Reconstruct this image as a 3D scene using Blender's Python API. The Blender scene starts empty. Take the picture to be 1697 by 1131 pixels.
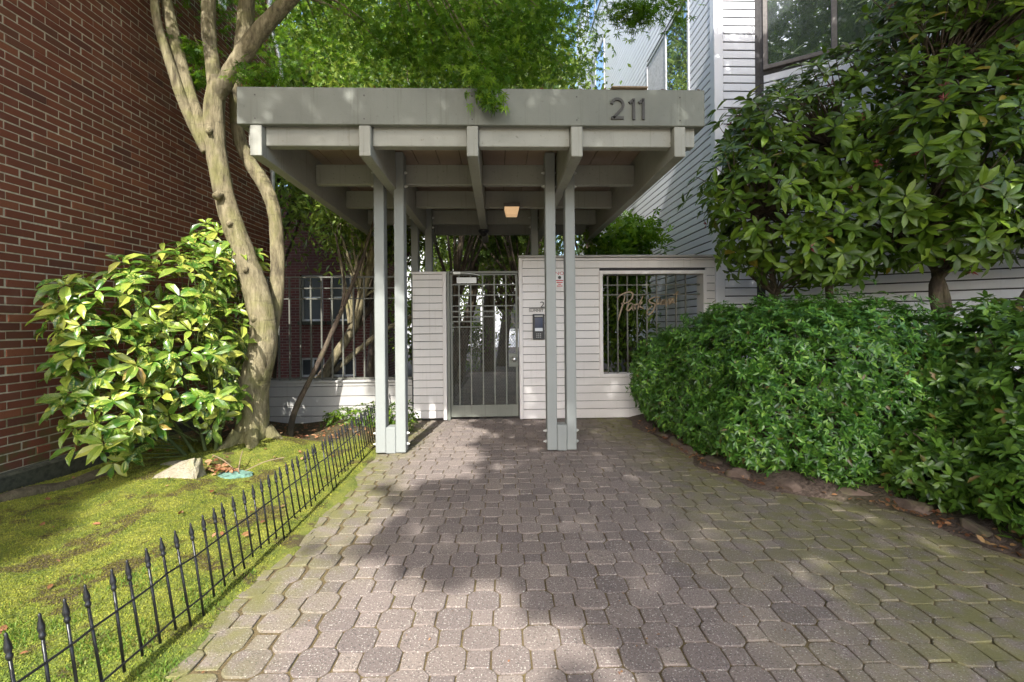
import bpy, math, random
import numpy as np
from mathutils import Matrix, Vector, Euler, noise as mnoise
SC = bpy.context.scene
COL = SC.collection
R = math.radians
rnd = random.Random(11)
rng = np.random.default_rng(5)

# ------------------------------------------------------------------ camera
CAM = Vector((0, 0, 1.3))
YAW, ROLL = R(1.8), R(0.5)
cf = Vector((math.sin(YAW), math.cos(YAW), 0)); cr0 = Vector((math.cos(YAW), -math.sin(YAW), 0)); cu0 = Vector((0, 0, 1))
cu = cu0*math.cos(ROLL) + cr0*math.sin(ROLL); cr = cr0*math.cos(ROLL) - cu0*math.sin(ROLL)
cd = bpy.data.cameras.new('camera'); cam = bpy.data.objects.new('camera', cd); COL.objects.link(cam)
cam.matrix_world = Matrix(((cr.x, cu.x, -cf.x, CAM.x), (cr.y, cu.y, -cf.y, CAM.y), (cr.z, cu.z, -cf.z, CAM.z), (0, 0, 0, 1)))
cd.sensor_width = 36; cd.lens = 36*754/1697; cd.shift_y = -27.5/1697; cd.clip_start = 0.05; cd.clip_end = 600
SC.camera = cam

# ------------------------------------------------------------------ sky and sun
SUN_AZ_DX, SUN_EL = 0.13, 43.0                       # light travels towards +Y and slightly +X
trav = Vector((SUN_AZ_DX, 1, 0)).normalized()
W = bpy.data.worlds.new('World'); SC.world = W; W.use_nodes = True
wn = W.node_tree.nodes; wl = W.node_tree.links
sky = wn.new('ShaderNodeTexSky'); sky.sky_type = 'NISHITA'; sky.sun_disc = False; sky.dust_density = 3.0
sky.sun_elevation = R(SUN_EL); sky.sun_rotation = math.atan2(-trav.x, -trav.y)
bg = wn['Background']; bg.inputs[1].default_value = 0.15
wl.new(sky.outputs[0], bg.inputs[0])
sl = bpy.data.lights.new('sun', 'SUN'); sun = bpy.data.objects.new('sun', sl); COL.objects.link(sun)
sl.energy = 2.6; sl.angle = R(0.53); sl.color = (1.0, 0.95, 0.87)
sdir = Vector((trav.x*math.cos(R(SUN_EL)), trav.y*math.cos(R(SUN_EL)), -math.sin(R(SUN_EL))))
sun.rotation_euler = sdir.to_track_quat('-Z', 'Y').to_euler(); sun.location = (-2, -12, 14)
SHX = trav.x/math.tan(R(SUN_EL)); SHY = trav.y/math.tan(R(SUN_EL))     # shadow shift per metre of height

SC.view_settings.view_transform = 'Standard'; SC.view_settings.look = 'None'
SC.view_settings.use_white_balance = True; SC.view_settings.white_balance_temperature = 6300; SC.view_settings.white_balance_tint = 7
SC.view_settings.gamma = 1; SC.view_settings.use_curve_mapping = False
SC.view_settings.exposure = 1.78
cy = SC.cycles
SC.render.engine = 'CYCLES'
cy.use_denoising = True
try: cy.denoiser = 'OPENIMAGEDENOISE'
except Exception: pass
cy.max_bounces = 7; cy.diffuse_bounces = 4; cy.glossy_bounces = 3; cy.transmission_bounces = 4; cy.transparent_max_bounces = 4
cy.caustics_reflective = False; cy.caustics_refractive = False
cy.sample_clamp_indirect = 6

# ------------------------------------------------------------------ material helpers
class NT:
    def __init__(s, name):
        s.m = bpy.data.materials.new(name); s.m.use_nodes = True
        s.t = s.m.node_tree; s.n = s.t.nodes; s.n.clear()
        s.out = s.n.new('ShaderNodeOutputMaterial')
    def put(s, sock, v):
        if isinstance(v, bpy.types.NodeSocket): s.t.links.new(v, sock)
        elif isinstance(v, (tuple, list)) and len(v) == 3 and sock.type == 'RGBA': sock.default_value = (*v, 1)
        else: sock.default_value = v
    def node(s, typ, o=0, props=None, **kw):
        n = s.n.new(typ)
        for k, v in (props or {}).items(): setattr(n, k, v)
        for k, v in kw.items():
            k2 = k[1:] if k[0] == '_' else k
            sock = n.inputs[int(k2)] if k2.isdigit() else n.inputs[k2.replace('_', ' ')]
            s.put(sock, v)
        return n.outputs[o]
    def pos(s): return s.node('ShaderNodeNewGeometry')
    def obj(s): return s.node('ShaderNodeTexCoord', 3)
    def noise(s, scale, detail=4, vec=None, rough=0.55, o=0):
        return s.node('ShaderNodeTexNoise', o, Vector=vec if vec is not None else s.pos(), Scale=scale, Detail=detail, Roughness=rough)
    def vor(s, scale, vec=None, o=0): return s.node('ShaderNodeTexVoronoi', o, Vector=vec if vec is not None else s.pos(), Scale=scale)
    def math(s, op, a, b=0.0, c=0.0, clamp=False): return s.node('ShaderNodeMath', 0, {'operation': op, 'use_clamp': clamp}, _0=a, _1=b, _2=c)
    def ramp(s, fac, stops):
        n = s.n.new('ShaderNodeValToRGB'); e = n.color_ramp.elements
        while len(e) < len(stops): e.new(0.5)
        for el, (p, c) in zip(e, stops): el.position = p; el.color = (*c, 1) if len(c) == 3 else c
        s.put(n.inputs[0], fac); return n.outputs[0]
    def step(s, v, a, b): return s.node('ShaderNodeMapRange', 0, {'interpolation_type': 'SMOOTHSTEP'}, _0=v, _1=a, _2=b, _3=0.0, _4=1.0)
    def mix(s, f, a, b, typ='MIX'):
        n = s.n.new('ShaderNodeMix'); n.data_type = 'RGBA'; n.blend_type = typ
        s.put(n.inputs[0], f); s.put(n.inputs[6], a); s.put(n.inputs[7], b); return n.outputs[2]
    def attr(s, name): return s.node('ShaderNodeAttribute', 2, {'attribute_name': name})
    def tone(s):                                     # random per piece, single objects and joined pieces alike
        return s.math('FRACT', s.math('ADD', s.attr('tone'), s.node('ShaderNodeObjectInfo', 5)))
    def bump(s, h, strength=0.3, dist=0.01): return s.node('ShaderNodeBump', 0, None, Strength=strength, Distance=dist, Height=h)
    def xyz(s, o, v=None): return s.node('ShaderNodeSeparateXYZ', o, None, _0=v if v is not None else s.pos())
    def princ(s, col, rough=0.6, **kw):
        kw2 = dict(Roughness=rough); kw2.update(kw)
        p = s.node('ShaderNodeBsdfPrincipled', 0, None, **{'Base_Color': col}, **kw2); return p
    def done(s, sh): s.t.links.new(sh, s.out.inputs[0]); return s.m

def paint(name, c, wear=0.12, rough=0.55, grain=True, dirt=(0.16, 0.15, 0.10), dirt_amt=0.25):
    n = NT(name); tn = n.tone()
    big = n.noise(1.6, 5); fine = n.noise(38, 3)
    col = n.mix(n.math('MULTIPLY', tn, 0.35), c, tuple(x*0.86 for x in c))
    col = n.mix(n.math('MULTIPLY', n.step(big, 0.42, 0.75), wear*2.2), col, tuple(x*0.72 for x in c))
    col = n.mix(n.math('MULTIPLY', n.step(fine, 0.62, 0.8), dirt_amt), col, dirt)
    st = n.node('ShaderNodeMapping', 0, None, Vector=n.pos(), Scale=(16, 16, 0.5))
    streak = n.noise(2.2, 5, st)
    col = n.mix(n.math('MULTIPLY', n.step(streak, 0.55, 0.8), dirt_amt*0.9), col, dirt)
    return n.done(n.princ(col, n.math('ADD', rough, n.math('MULTIPLY', fine, 0.2)), Normal=n.bump(n.noise(90, 3), 0.25, 0.004)))

def plain(name, c, rough=0.5, metal=0.0, var=0.15, bump=0.1):
    n = NT(name); f = n.noise(25, 4)
    col = n.mix(n.step(f, 0.35, 0.75), c, tuple(x*(1-var*2) for x in c))
    return n.done(n.princ(col, n.math('ADD', rough, n.math('MULTIPLY', f, 0.12)), Metallic=metal, Normal=n.bump(n.noise(120, 2), bump, 0.003)))

def leafmat(name, stops, rough=0.42, trans=0.32, tcol=(0.25, 0.42, 0.03), spots=None, spec=0.5):
    n = NT(name); tn = n.tone()
    col = n.ramp(tn, stops)
    if spots:
        v = n.noise(85, 2, n.obj()); v2 = n.noise(9, 2, n.pos())
        m = n.math('MULTIPLY', n.step(v, 0.52, 0.60), n.step(v2, 0.35, 0.6))
        col = n.mix(n.math('MULTIPLY', m, 0.9), col, spots)
    else:
        col = n.mix(n.step(n.noise(5, 2), 0.4, 0.7), col, (0.75, 0.85, 0.7), 'MULTIPLY')
    p = n.princ(col, rough, **{'Specular_IOR_Level': spec})
    t = n.node('ShaderNodeBsdfTranslucent', 0, None, Color=n.mix(0.55, col, tcol))
    ms = n.node('ShaderNodeMixShader', 0, None, _0=trans, _1=p, _2=t)
    return n.done(ms)

M = {}
def brick_mat():
    n = NT('brick'); tn = n.tone()
    col = n.ramp(tn, [(0, (0.135, 0.040, 0.022)), (0.3, (0.20, 0.060, 0.030)), (0.55, (0.15, 0.043, 0.023)), (0.75, (0.25, 0.085, 0.040)), (0.9, (0.10, 0.034, 0.022)), (1, (0.19, 0.072, 0.036))])
    sp = n.noise(130, 4); col = n.mix(n.math('MULTIPLY', n.step(sp, 0.5, 0.75), 0.45), col, (0.09, 0.03, 0.025))
    pale = n.noise(2.2, 5); col = n.mix(n.math('MULTIPLY', n.step(pale, 0.58, 0.78), 0.30), col, (0.34, 0.22, 0.17))
    z = n.xyz(2); moss = n.math('MULTIPLY', n.math('SUBTRACT', 1.0, n.step(z, 0.25, 0.75)), n.step(n.noise(7, 4), 0.42, 0.62))
    col = n.mix(n.math('MULTIPLY', moss, 0.75), col, (0.07, 0.085, 0.02))
    return n.done(n.princ(col, 0.82, Normal=n.bump(n.noise(70, 5), 0.5, 0.006)))
M['brick'] = brick_mat()
def mortar_mat():
    n = NT('mortar'); z = n.xyz(2)
    col = n.ramp(n.noise(30, 4), [(0.3, (0.40, 0.35, 0.26)), (0.7, (0.64, 0.57, 0.44))])
    moss = n.math('MULTIPLY', n.math('SUBTRACT', 1.0, n.step(z, 0.25, 1.6)), n.step(n.noise(4, 4), 0.4, 0.65))
    col = n.mix(n.math('MULTIPLY', moss, 0.8), col, (0.16, 0.17, 0.05))
    return n.done(n.princ(col, 0.95, Normal=n.bump(n.noise(160, 3), 0.6, 0.005)))
M['mortar'] = mortar_mat()
def farbrick_mat():
    n = NT('far_brick')
    mp = n.node('ShaderNodeMapping', 0, None, Vector=n.pos(), Rotation=(R(-90), 0, 0))
    b = n.node('ShaderNodeTexBrick', 0, None, Vector=mp, Color1=(0.15, 0.04, 0.03), Color2=(0.10, 0.028, 0.022), Mortar=(0.22, 0.17, 0.13), Scale=1.0, Mortar_Size=0.006, Brick_Width=0.213, Row_Height=0.0677)
    col = n.mix(n.math('MULTIPLY', n.step(n.noise(1.5, 4), 0.45, 0.7), 0.4), b, (0.08, 0.03, 0.025))
    return n.done(n.princ(col, 0.85))
M['far_brick'] = farbrick_mat()
def paver_mat():
    n = NT('paver'); tn = n.tone(); P = n.pos()
    col = n.ramp(tn, [(0, (0.19, 0.152, 0.137)), (0.3, (0.235, 0.188, 0.168)), (0.55, (0.165, 0.132, 0.122)), (0.8, (0.215, 0.172, 0.152)), (1, (0.255, 0.206, 0.178))])
    s1 = n.noise(105, 2); s2 = n.noise(135, 2, n.node('ShaderNodeMapping', 0, None, Vector=P, Location=(3, 7, 1)))
    col = n.mix(n.math('MULTIPLY', n.step(s1, 0.57, 0.64), 0.7), col, (0.075, 0.065, 0.06))
    col = n.mix(n.math('MULTIPLY', n.step(s2, 0.61, 0.67), 0.75), col, (0.58, 0.54, 0.48))
    x = n.xyz(0); y = n.xyz(1); big = n.noise(1.3, 5); mid = n.noise(9, 5)
    col = n.mix(n.math('MULTIPLY', n.step(n.noise(0.9, 4), 0.45, 0.7), 0.35), col, (0.16, 0.13, 0.12))
    # algae: along the left edge and over the damp right side
    wx = n.math('ADD', x, n.math('MULTIPLY', n.math('SUBTRACT', big, 0.5), 1.1))
    left = n.math('SUBTRACT', 1.0, n.step(wx, -1.25, -0.62))
    right = n.math('MULTIPLY', n.step(wx, 0.9, 1.9), n.step(n.noise(1.7, 4), 0.26, 0.50))
    far = n.math('MULTIPLY', n.step(wx, 0.7, 1.5), n.step(y, 4.2, 5.6))
    mm = n.math('MAXIMUM', n.math('MAXIMUM', left, n.math('MULTIPLY', right, 0.9)), far)
    mm = n.math('MULTIPLY', mm, n.step(mid, 0.25, 0.62))
    col = n.mix(n.math('MULTIPLY', mm, 0.85), col, n.mix(n.noise(14, 3), (0.115, 0.12, 0.028), (0.20, 0.185, 0.05)))
    return n.done(n.princ(col, 0.9, Normal=n.bump(n.math('ADD', s1, s2), 0.55, 0.004)))
M['paver'] = paver_mat()
def sand_mat():
    n = NT('joint_sand'); x = n.xyz(0)
    col = n.ramp(n.noise(8, 5), [(0.3, (0.085, 0.06, 0.03)), (0.55, (0.15, 0.11, 0.05)), (0.75, (0.10, 0.10, 0.03))])
    col = n.mix(n.step(n.noise(120, 3), 0.5, 0.7), col, (0.05, 0.035, 0.02))
    return n.done(n.princ(col, 0.95, Normal=n.bump(n.noise(150, 3), 0.7, 0.006)))
M['sand'] = sand_mat()
def moss_mat(name, blade=False):
    n = NT(name)
    a = n.noise(1.4, 5); b = n.noise(7, 5); c = n.noise(60, 4)
    col = n.ramp(b, [(0.25, (0.10, 0.15, 0.018)), (0.45, (0.205, 0.245, 0.032)), (0.65, (0.33, 0.335, 0.055)), (0.8, (0.18, 0.24, 0.038))])
    fr = n.math('SUBTRACT', 1.0, n.step(n.xyz(1), 1.4, 2.6))
    col = n.mix(n.math('MULTIPLY', fr, n.step(a, 0.35, 0.6)), col, (0.14, 0.25, 0.035))
    soil = n.math('MULTIPLY', n.step(n.noise(2.6, 6, rough=0.7), 0.52, 0.60), 1.0)
    back = n.step(n.math('ADD', n.xyz(1), n.math('MULTIPLY', a, 1.2)), 5.5, 6.0)
    dirt = n.math('MAXIMUM', soil, back)
    if not blade:
        col = n.mix(n.math('MULTIPLY', c, 0.8), col, (0.07, 0.08, 0.01)); col = n.mix(n.math('MULTIPLY', dirt, 0.85), col, (0.075, 0.045, 0.025))
        return n.done(n.princ(col, 0.95, Normal=n.bump(n.math('ADD', c, n.noise(180, 3)), 0.9, 0.015)))
    tn = n.attr('tone'); col = n.mix(n.math('MULTIPLY', tn, 0.5), col, (0.46, 0.44, 0.08)); col = n.mix(n.math('MULTIPLY', dirt, 0.6), col, (0.12, 0.085, 0.03))
    p = n.princ(col, 0.8, **{'Specular_IOR_Level': 0.1}); t = n.node('ShaderNodeBsdfTranslucent', 0, None, Color=col)
    return n.done(n.node('ShaderNodeMixShader', 0, None, _0=0.3, _1=p, _2=t))
M['moss'] = moss_mat('moss_bed'); M['mossblade'] = moss_mat('moss_tip', True)
def soil_mat():
    n = NT('soil'); c = n.noise(40, 5)
    col = n.ramp(c, [(0.3, (0.05, 0.034, 0.025)), (0.55, (0.115, 0.082, 0.065)), (0.8, (0.19, 0.14, 0.115))])
    col = n.mix(n.math('MULTIPLY', n.step(n.noise(1.8, 5), 0.5, 0.7), 0.6), col, (0.05, 0.06, 0.015))
    return n.done(n.princ(col, 0.95, Normal=n.bump(c, 0.9, 0.02)))
M['soil'] = soil_mat()
def bark_mat(name, stops, green, gamt, sc=1.0):
    n = NT(name)
    mp = n.node('ShaderNodeMapping', 0, None, Vector=n.pos(), Scale=(14*sc, 14*sc, 3.2*sc))
    v = n.noise(1.6, 6, mp, 0.65); w = n.noise(5, 5)
    col = n.ramp(v, stops)
    z = n.xyz(2); g = n.math('ADD', n.step(w, 0.45, 0.7), n.math('MULTIPLY', n.math('SUBTRACT', 1.0, n.step(z, 0.0, 0.5)), 0.9), clamp=True)
    col = n.mix(n.math('MULTIPLY', g, gamt), col, green)
    col = n.mix(n.math('MULTIPLY', n.step(n.noise(2.4, 4), 0.58, 0.68), 0.6), col, tuple(x*0.5 for x in stops[0][1]))
    ring = n.noise(1.2, 4, n.node('ShaderNodeMapping', 0, None, Vector=n.pos(), Scale=(3, 3, 16))); col = n.mix(n.math('MULTIPLY', n.step(ring, 0.60, 0.70), 0.5), col, tuple(x*0.7 for x in stops[0][1]))
    crk = n.noise(2.0, 7, n.node('ShaderNodeMapping', 0, None, Vector=n.pos(), Scale=(40, 40, 5)), 0.7); col = n.mix(n.math('MULTIPLY', n.step(crk, 0.56, 0.66), 0.55), col, tuple(x*0.6 for x in stops[0][1]))
    return n.done(n.princ(col, 0.85, Normal=n.bump(n.math('SUBTRACT', v, n.math('MULTIPLY', crk, 0.6)), 0.9, 0.03)))
M['bark'] = bark_mat('maple_bark', [(0.30, (0.085, 0.065, 0.038)), (0.44, (0.20, 0.165, 0.095)), (0.58, (0.30, 0.25, 0.15)), (0.72, (0.41, 0.35, 0.23))], (0.20, 0.20, 0.05), 0.5)
M['bark2'] = bark_mat('brown_bark', [(0.3, (0.04, 0.028, 0.02)), (0.5, (0.10, 0.07, 0.05)), (0.72, (0.19, 0.14, 0.10))], (0.13, 0.13, 0.05), 0.35)
M['post'] = paint('post_paint', (0.275, 0.288, 0.28), 0.2, dirt=(0.17, 0.17, 0.13), dirt_amt=0.4)
M['fascia'] = paint('fascia_paint', (0.185, 0.19, 0.163), 0.35, dirt=(0.10, 0.105, 0.075), dirt_amt=0.8)
M['beam'] = paint('beam_paint', (0.33, 0.325, 0.285), 0.3, dirt=(0.12, 0.115, 0.08), dirt_amt=0.6)
M['deck'] = paint('deck_wood', (0.34, 0.255, 0.20), 0.3)
M['siding'] = paint('wall_siding_paint', (0.80, 0.755, 0.745), 0.08, dirt=(0.25, 0.22, 0.14), dirt_amt=0.22)
M['lowsiding'] = paint('low_wall_paint', (0.44, 0.42, 0.40), 0.2, dirt=(0.2, 0.19, 0.13), dirt_amt=0.35)
M['bldg'] = paint('house_siding_paint', (0.82, 0.82, 0.88), 0.05, dirt=(0.34, 0.33, 0.33), dirt_amt=0.15)
M['groove'] = plain('groove_shade_backing', (0.06, 0.057, 0.06), 0.8)  # dark tone stands in for the shadow lines between siding boards
M['rail'] = plain('railing_metal', (0.14, 0.138, 0.115), 0.5, 0.0)
M['gate'] = paint('gate_metal_paint', (0.165, 0.172, 0.148), 0.15, rough=0.4, dirt=(0.12, 0.12, 0.10), dirt_amt=0.35)
M['black'] = plain('black_enamel', (0.018, 0.018, 0.021), 0.28, 0.0, 0.2, 0.15)
M['darkplastic'] = plain('dark_plastic', (0.02, 0.021, 0.026), 0.35)
M['numeral'] = plain('numeral_metal', (0.055, 0.05, 0.045), 0.45)
M['bronze'] = plain('sign_bronze', (0.30, 0.22, 0.14), 0.5, 0.0)
M['white'] = plain('white_plastic', (0.78, 0.78, 0.78), 0.4, 0, 0.03)
M['red'] = plain('red_print', (0.6, 0.03, 0.04), 0.5)
M['bolt'] = plain('bolt_metal', (0.62, 0.62, 0.60), 0.35, 0.3)
M['chrome'] = plain('lock_metal', (0.7, 0.7, 0.7), 0.25, 0.8)
M['concrete'] = plain('mossy_footing', (0.075, 0.075, 0.05), 0.95, 0, 0.3, 0.8)
M['dgrey'] = plain('house_frame_grey', (0.55, 0.55, 0.58), 0.5)
M['brownframe'] = plain('window_frame_brown', (0.16, 0.14, 0.13), 0.5)
M['conduit'] = plain('conduit_metal', (0.5, 0.5, 0.5), 0.4, 0.4)
M['lid'] = plain('teal_lid', (0.20, 0.36, 0.29), 0.85, 0, 0.35, 0.8)
M['leafdry'] = leafmat('dry_leaf', [(0, (0.20, 0.07, 0.03)), (0.4, (0.33, 0.16, 0.08)), (0.7, (0.42, 0.24, 0.13)), (1, (0.26, 0.10, 0.06))], 0.7, 0.15, (0.4, 0.2, 0.08), spec=0.2)
def glass_mat(name, base, refl):
    n = NT(name)
    d = n.princ(base, 0.3); g = n.node('ShaderNodeBsdfGlossy', 0, None, Color=(0.85, 0.9, 0.95), Roughness=0.02, Normal=n.bump(n.noise(1.2, 2), 0.05, 0.05))
    fr = n.math('ADD', n.node('ShaderNodeFresnel', 0, None, IOR=1.5), refl, clamp=True)
    return n.done(n.node('ShaderNodeMixShader', 0, None, _0=fr, _1=d, _2=g))
M['glass'] = glass_mat('window_glass', (0.06, 0.07, 0.08), 0.50)
M['glassdark'] = glass_mat('dark_window_glass', (0.05, 0.05, 0.055), 0.10)
M['curtain'] = plain('curtain', (0.55, 0.54, 0.56), 0.8)
def rock_mat():
    n = NT('rock_surface'); a = n.noise(9, 6); b = n.noise(80, 4)
    col = n.ramp(a, [(0.3, (0.22, 0.19, 0.13)), (0.5, (0.36, 0.31, 0.23)), (0.7, (0.46, 0.41, 0.31))])
    col = n.mix(n.step(b, 0.5, 0.75), col, (0.2, 0.18, 0.13)); col = n.mix(n.math('MULTIPLY', n.step(n.noise(5, 4), 0.5, 0.7), 0.5), col, (0.2, 0.2, 0.06))
    return n.done(n.princ(col, 0.9, Normal=n.bump(n.math('ADD', a, b), 0.6, 0.015)))
M['rock'] = rock_mat()
def edging_mat():
    n = NT('edging_stone_surface'); a = n.noise(12, 6)
    col = n.ramp(a, [(0.3, (0.10, 0.07, 0.055)), (0.6, (0.19, 0.135, 0.11)), (0.8, (0.26, 0.2, 0.15))])
    col = n.mix(n.math('MULTIPLY', n.step(n.noise(6, 4), 0.48, 0.65), 0.6), col, (0.09, 0.095, 0.03))
    return n.done(n.princ(col, 0.95, Normal=n.bump(a, 0.8, 0.02)))
M['edging'] = edging_mat()
M['aucuba'] = leafmat('aucuba_leaf', [(0, (0.035, 0.10, 0.012)), (0.35, (0.08, 0.19, 0.02)), (0.65, (0.21, 0.32, 0.035)), (0.9, (0.40, 0.43, 0.07)), (0.985, (0.42, 0.42, 0.08)), (1, (0.3, 0.15, 0.05))], 0.30, 0.22, (0.35, 0.5, 0.04), spots=(0.52, 0.50, 0.12), spec=0.55)
M['rhodo'] = leafmat('rhododendron_leaf', [(0, (0.30, 0.22, 0.03)), (0.008, (0.25, 0.2, 0.03)), (0.012, (0.045, 0.08, 0.012)), (0.5, (0.08, 0.14, 0.015)), (0.85, (0.135, 0.21, 0.02)), (1, (0.23, 0.32, 0.035))], 0.36, 0.28, (0.24, 0.38, 0.02), spec=0.38)
M['rhodoflower'] = leafmat('spent_flower', [(0, (0.18, 0.03, 0.035)), (0.6, (0.30, 0.06, 0.06)), (1, (0.48, 0.15, 0.16))], 0.6, 0.25, (0.5, 0.1, 0.1))
M['hedge'] = leafmat('hedge_leaf', [(0, (0.16, 0.10, 0.03)), (0.012, (0.14, 0.09, 0.03)), (0.02, (0.035, 0.095, 0.02)), (0.5, (0.09, 0.215, 0.033)), (0.85, (0.16, 0.32, 0.045)), (1, (0.28, 0.45, 0.065))], 0.30, 0.22, (0.2, 0.42, 0.04), spec=0.6)
M['hedge2'] = leafmat('broad_hedge_leaf', [(0, (0.25, 0.15, 0.04)), (0.012, (0.2, 0.14, 0.04)), (0.02, (0.045, 0.10, 0.018)), (0.5, (0.10, 0.19, 0.028)), (0.85, (0.16, 0.28, 0.04)), (1, (0.24, 0.38, 0.055))], 0.32, 0.25, (0.25, 0.45, 0.04), spec=0.55)
M['maple'] = leafmat('maple_leaf', [(0, (0.04, 0.10, 0.008)), (0.5, (0.09, 0.19, 0.014)), (1, (0.24, 0.36, 0.03))], 0.5, 0.40, (0.28, 0.5, 0.02), spec=0.25)
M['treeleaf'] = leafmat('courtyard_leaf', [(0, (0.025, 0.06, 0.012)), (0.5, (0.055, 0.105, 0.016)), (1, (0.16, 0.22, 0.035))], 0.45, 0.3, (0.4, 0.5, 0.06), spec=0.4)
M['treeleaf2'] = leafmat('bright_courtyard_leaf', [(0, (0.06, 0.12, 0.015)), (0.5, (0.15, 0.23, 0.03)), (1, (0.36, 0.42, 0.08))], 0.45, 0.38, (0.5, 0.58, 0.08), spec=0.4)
M['streetleaf'] = leafmat('street_tree_leaf', [(0, (0.05, 0.10, 0.02)), (1, (0.11, 0.19, 0.03))], 0.5, 0.3, (0.25, 0.4, 0.03))

# ------------------------------------------------------------------ mesh helpers
class MB:
    def __init__(s): s.v = []; s.f = []; s.t = []
    def add(s, verts, faces, tone=0.0):
        b = len(s.v); s.v.extend(verts); s.f.extend([tuple(i+b for i in f) for f in faces]); s.t.extend([tone]*len(faces)); return s
    def box(s, x0, x1, y0, y1, z0, z1, c=0.0, tone=0.0, M4=None):
        if c <= 0:
            V = [(x, y, z) for x in (x0, x1) for y in (y0, y1) for z in (z0, z1)]
            Fc = [(0, 1, 3, 2), (4, 6, 7, 5), (0, 4, 5, 1), (2, 3, 7, 6), (0, 2, 6, 4), (1, 5, 7, 3)]
        else:
            V = []; idx = {}
            xs, ys, zs = (x0, x1), (y0, y1), (z0, z1)
            for i in (0, 1):
                for j in (0, 1):
                    for k in (0, 1):
                        X, Y, Z = xs[i], ys[j], zs[k]; dx = c if i == 0 else -c; dy = c if j == 0 else -c; dz = c if k == 0 else -c
                        for a, p in enumerate(((X, Y+dy, Z+dz), (X+dx, Y, Z+dz), (X+dx, Y+dy, Z))):
                            idx[i, j, k, a] = len(V); V.append(p)
            I = idx; Fc = []
            for i in (0, 1):
                q = [I[i, 0, 0, 0], I[i, 1, 0, 0], I[i, 1, 1, 0], I[i, 0, 1, 0]]; Fc.append(tuple(q if i else q[::-1]))
                q = [I[0, i, 0, 1], I[1, i, 0, 1], I[1, i, 1, 1], I[0, i, 1, 1]]; Fc.append(tuple(q[::-1] if i else q))
                q = [I[0, 0, i, 2], I[1, 0, i, 2], I[1, 1, i, 2], I[0, 1, i, 2]]; Fc.append(tuple(q if i else q[::-1]))
            for j in (0, 1):
                for k in (0, 1):
                    q = [I[0, j, k, 1], I[1, j, k, 1], I[1, j, k, 2], I[0, j, k, 2]]; Fc.append(tuple(q if (j == k) == True and j == 0 or (j == 1 and k == 1) else q[::-1]))
                    q = [I[j, 0, k, 0], I[j, 1, k, 0], I[j, 1, k, 2], I[j, 0, k, 2]]; Fc.append(tuple(q))
                    q = [I[j, k, 0, 0], I[j, k, 1, 0], I[j, k, 1, 1], I[j, k, 0, 1]]; Fc.append(tuple(q))
            for i in (0, 1):
                for j in (0, 1):
                    for k in (0, 1): Fc.append((I[i, j, k, 0], I[i, j, k, 1], I[i, j, k, 2]))
        if M4 is not None: V = [tuple(M4 @ Vector(p)) for p in V]
        return s.add(V, Fc, tone)
    def tube(s, pts, rad, n=8, wob=0.0, caps=True, tone=0.0, flat=None, seed=0, rough=0.0):
        pts = [Vector(p) for p in pts]; m = len(pts)
        if not hasattr(rad, '__len__'): rad = [rad]*m
        rr = random.Random(seed)
        t0 = (pts[1]-pts[0]).normalized(); a = Vector((0, 1, 0)) if abs(t0.y) < 0.9 else Vector((1, 0, 0))
        nx = t0.cross(a).normalized(); V = []; ph = [rr.uniform(0, 6.28) for _ in range(4)]
        for i, p in enumerate(pts):
            t = (pts[min(i+1, m-1)]-pts[max(i-1, 0)]).normalized(); nx = (nx-t*nx.dot(t)).normalized(); ny = t.cross(nx)
            for k in range(n):
                an = 2*math.pi*k/n
                w = 1+wob*(math.sin(3*an+ph[0]+i*0.21)*0.5+math.sin(2*an+ph[1]-i*0.13)*0.6+math.sin(5*an+ph[2]+i*0.4)*0.3+math.sin(i*0.9+ph[3])*0.25)
                if rough:
                    q = p+(nx*math.cos(an)+ny*math.sin(an))*rad[i]; w += rough*(mnoise.noise(Vector((q.x*7, q.y*7, q.z*2.6)))*1.0+mnoise.noise(Vector((q.x*24, q.y*24, q.z*7)))*0.45+mnoise.noise(Vector((q.x*5, q.y*5, q.z*16)))*0.35)
                V.append(tuple(p+(nx*math.cos(an)+ny*math.sin(an))*rad[i]*w))
        Fc = [(i*n+k, i*n+(k+1) % n, (i+1)*n+(k+1) % n, (i+1)*n+k) for i in range(m-1) for k in range(n)]
        if caps: Fc += [tuple(range(n))[::-1], tuple(range((m-1)*n, m*n))]
        return s.add(V, Fc, tone)
    def lathe(s, prof, n=10, base=(0, 0, 0), M4=None, tone=0.0):
        V = []
        for r, z in prof:
            for k in range(n):
                an = 2*math.pi*k/n; V.append((base[0]+r*math.cos(an), base[1]+r*math.sin(an), base[2]+z))
        m = len(prof); Fc = [(i*n+k, i*n+(k+1) % n, (i+1)*n+(k+1) % n, (i+1)*n+k) for i in range(m-1) for k in range(n)]
        Fc += [tuple(range(n))[::-1], tuple(range((m-1)*n, m*n))]
        if M4 is not None: V = [tuple(M4 @ Vector(p)) for p in V]
        return s.add(V, Fc, tone)
    def ribbon(s, pts, w, y, d, tone=0.0):           # flat stroke in the XZ plane, front at y, thickness d
        m = len(pts); V = []
        for i in range(m):
            a = Vector(pts[max(i-1, 0)]); b = Vector(pts[min(i+1, m-1)]); t = (b-a).normalized(); nn = Vector((-t.y, t.x))
            ww = w[i] if hasattr(w, '__len__') else w; p = Vector(pts[i])
            for q in (p+nn*ww/2, p-nn*ww/2): V += [(q.x, y, q.y), (q.x, y+d, q.y)]
        Fc = []
        for i in range(m-1):
            o = i*4; e = o+4
            Fc += [(o, o+2, e+2, e), (o+1, e+1, e+3, o+3), (o, e, e+1, o+1), (o+2, o+3, e+3, e+2)]
        Fc += [(0, 1, 3, 2), ((m-1)*4, (m-1)*4+2, (m-1)*4+3, (m-1)*4+1)]
        return s.add(V, Fc, tone)
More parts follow.
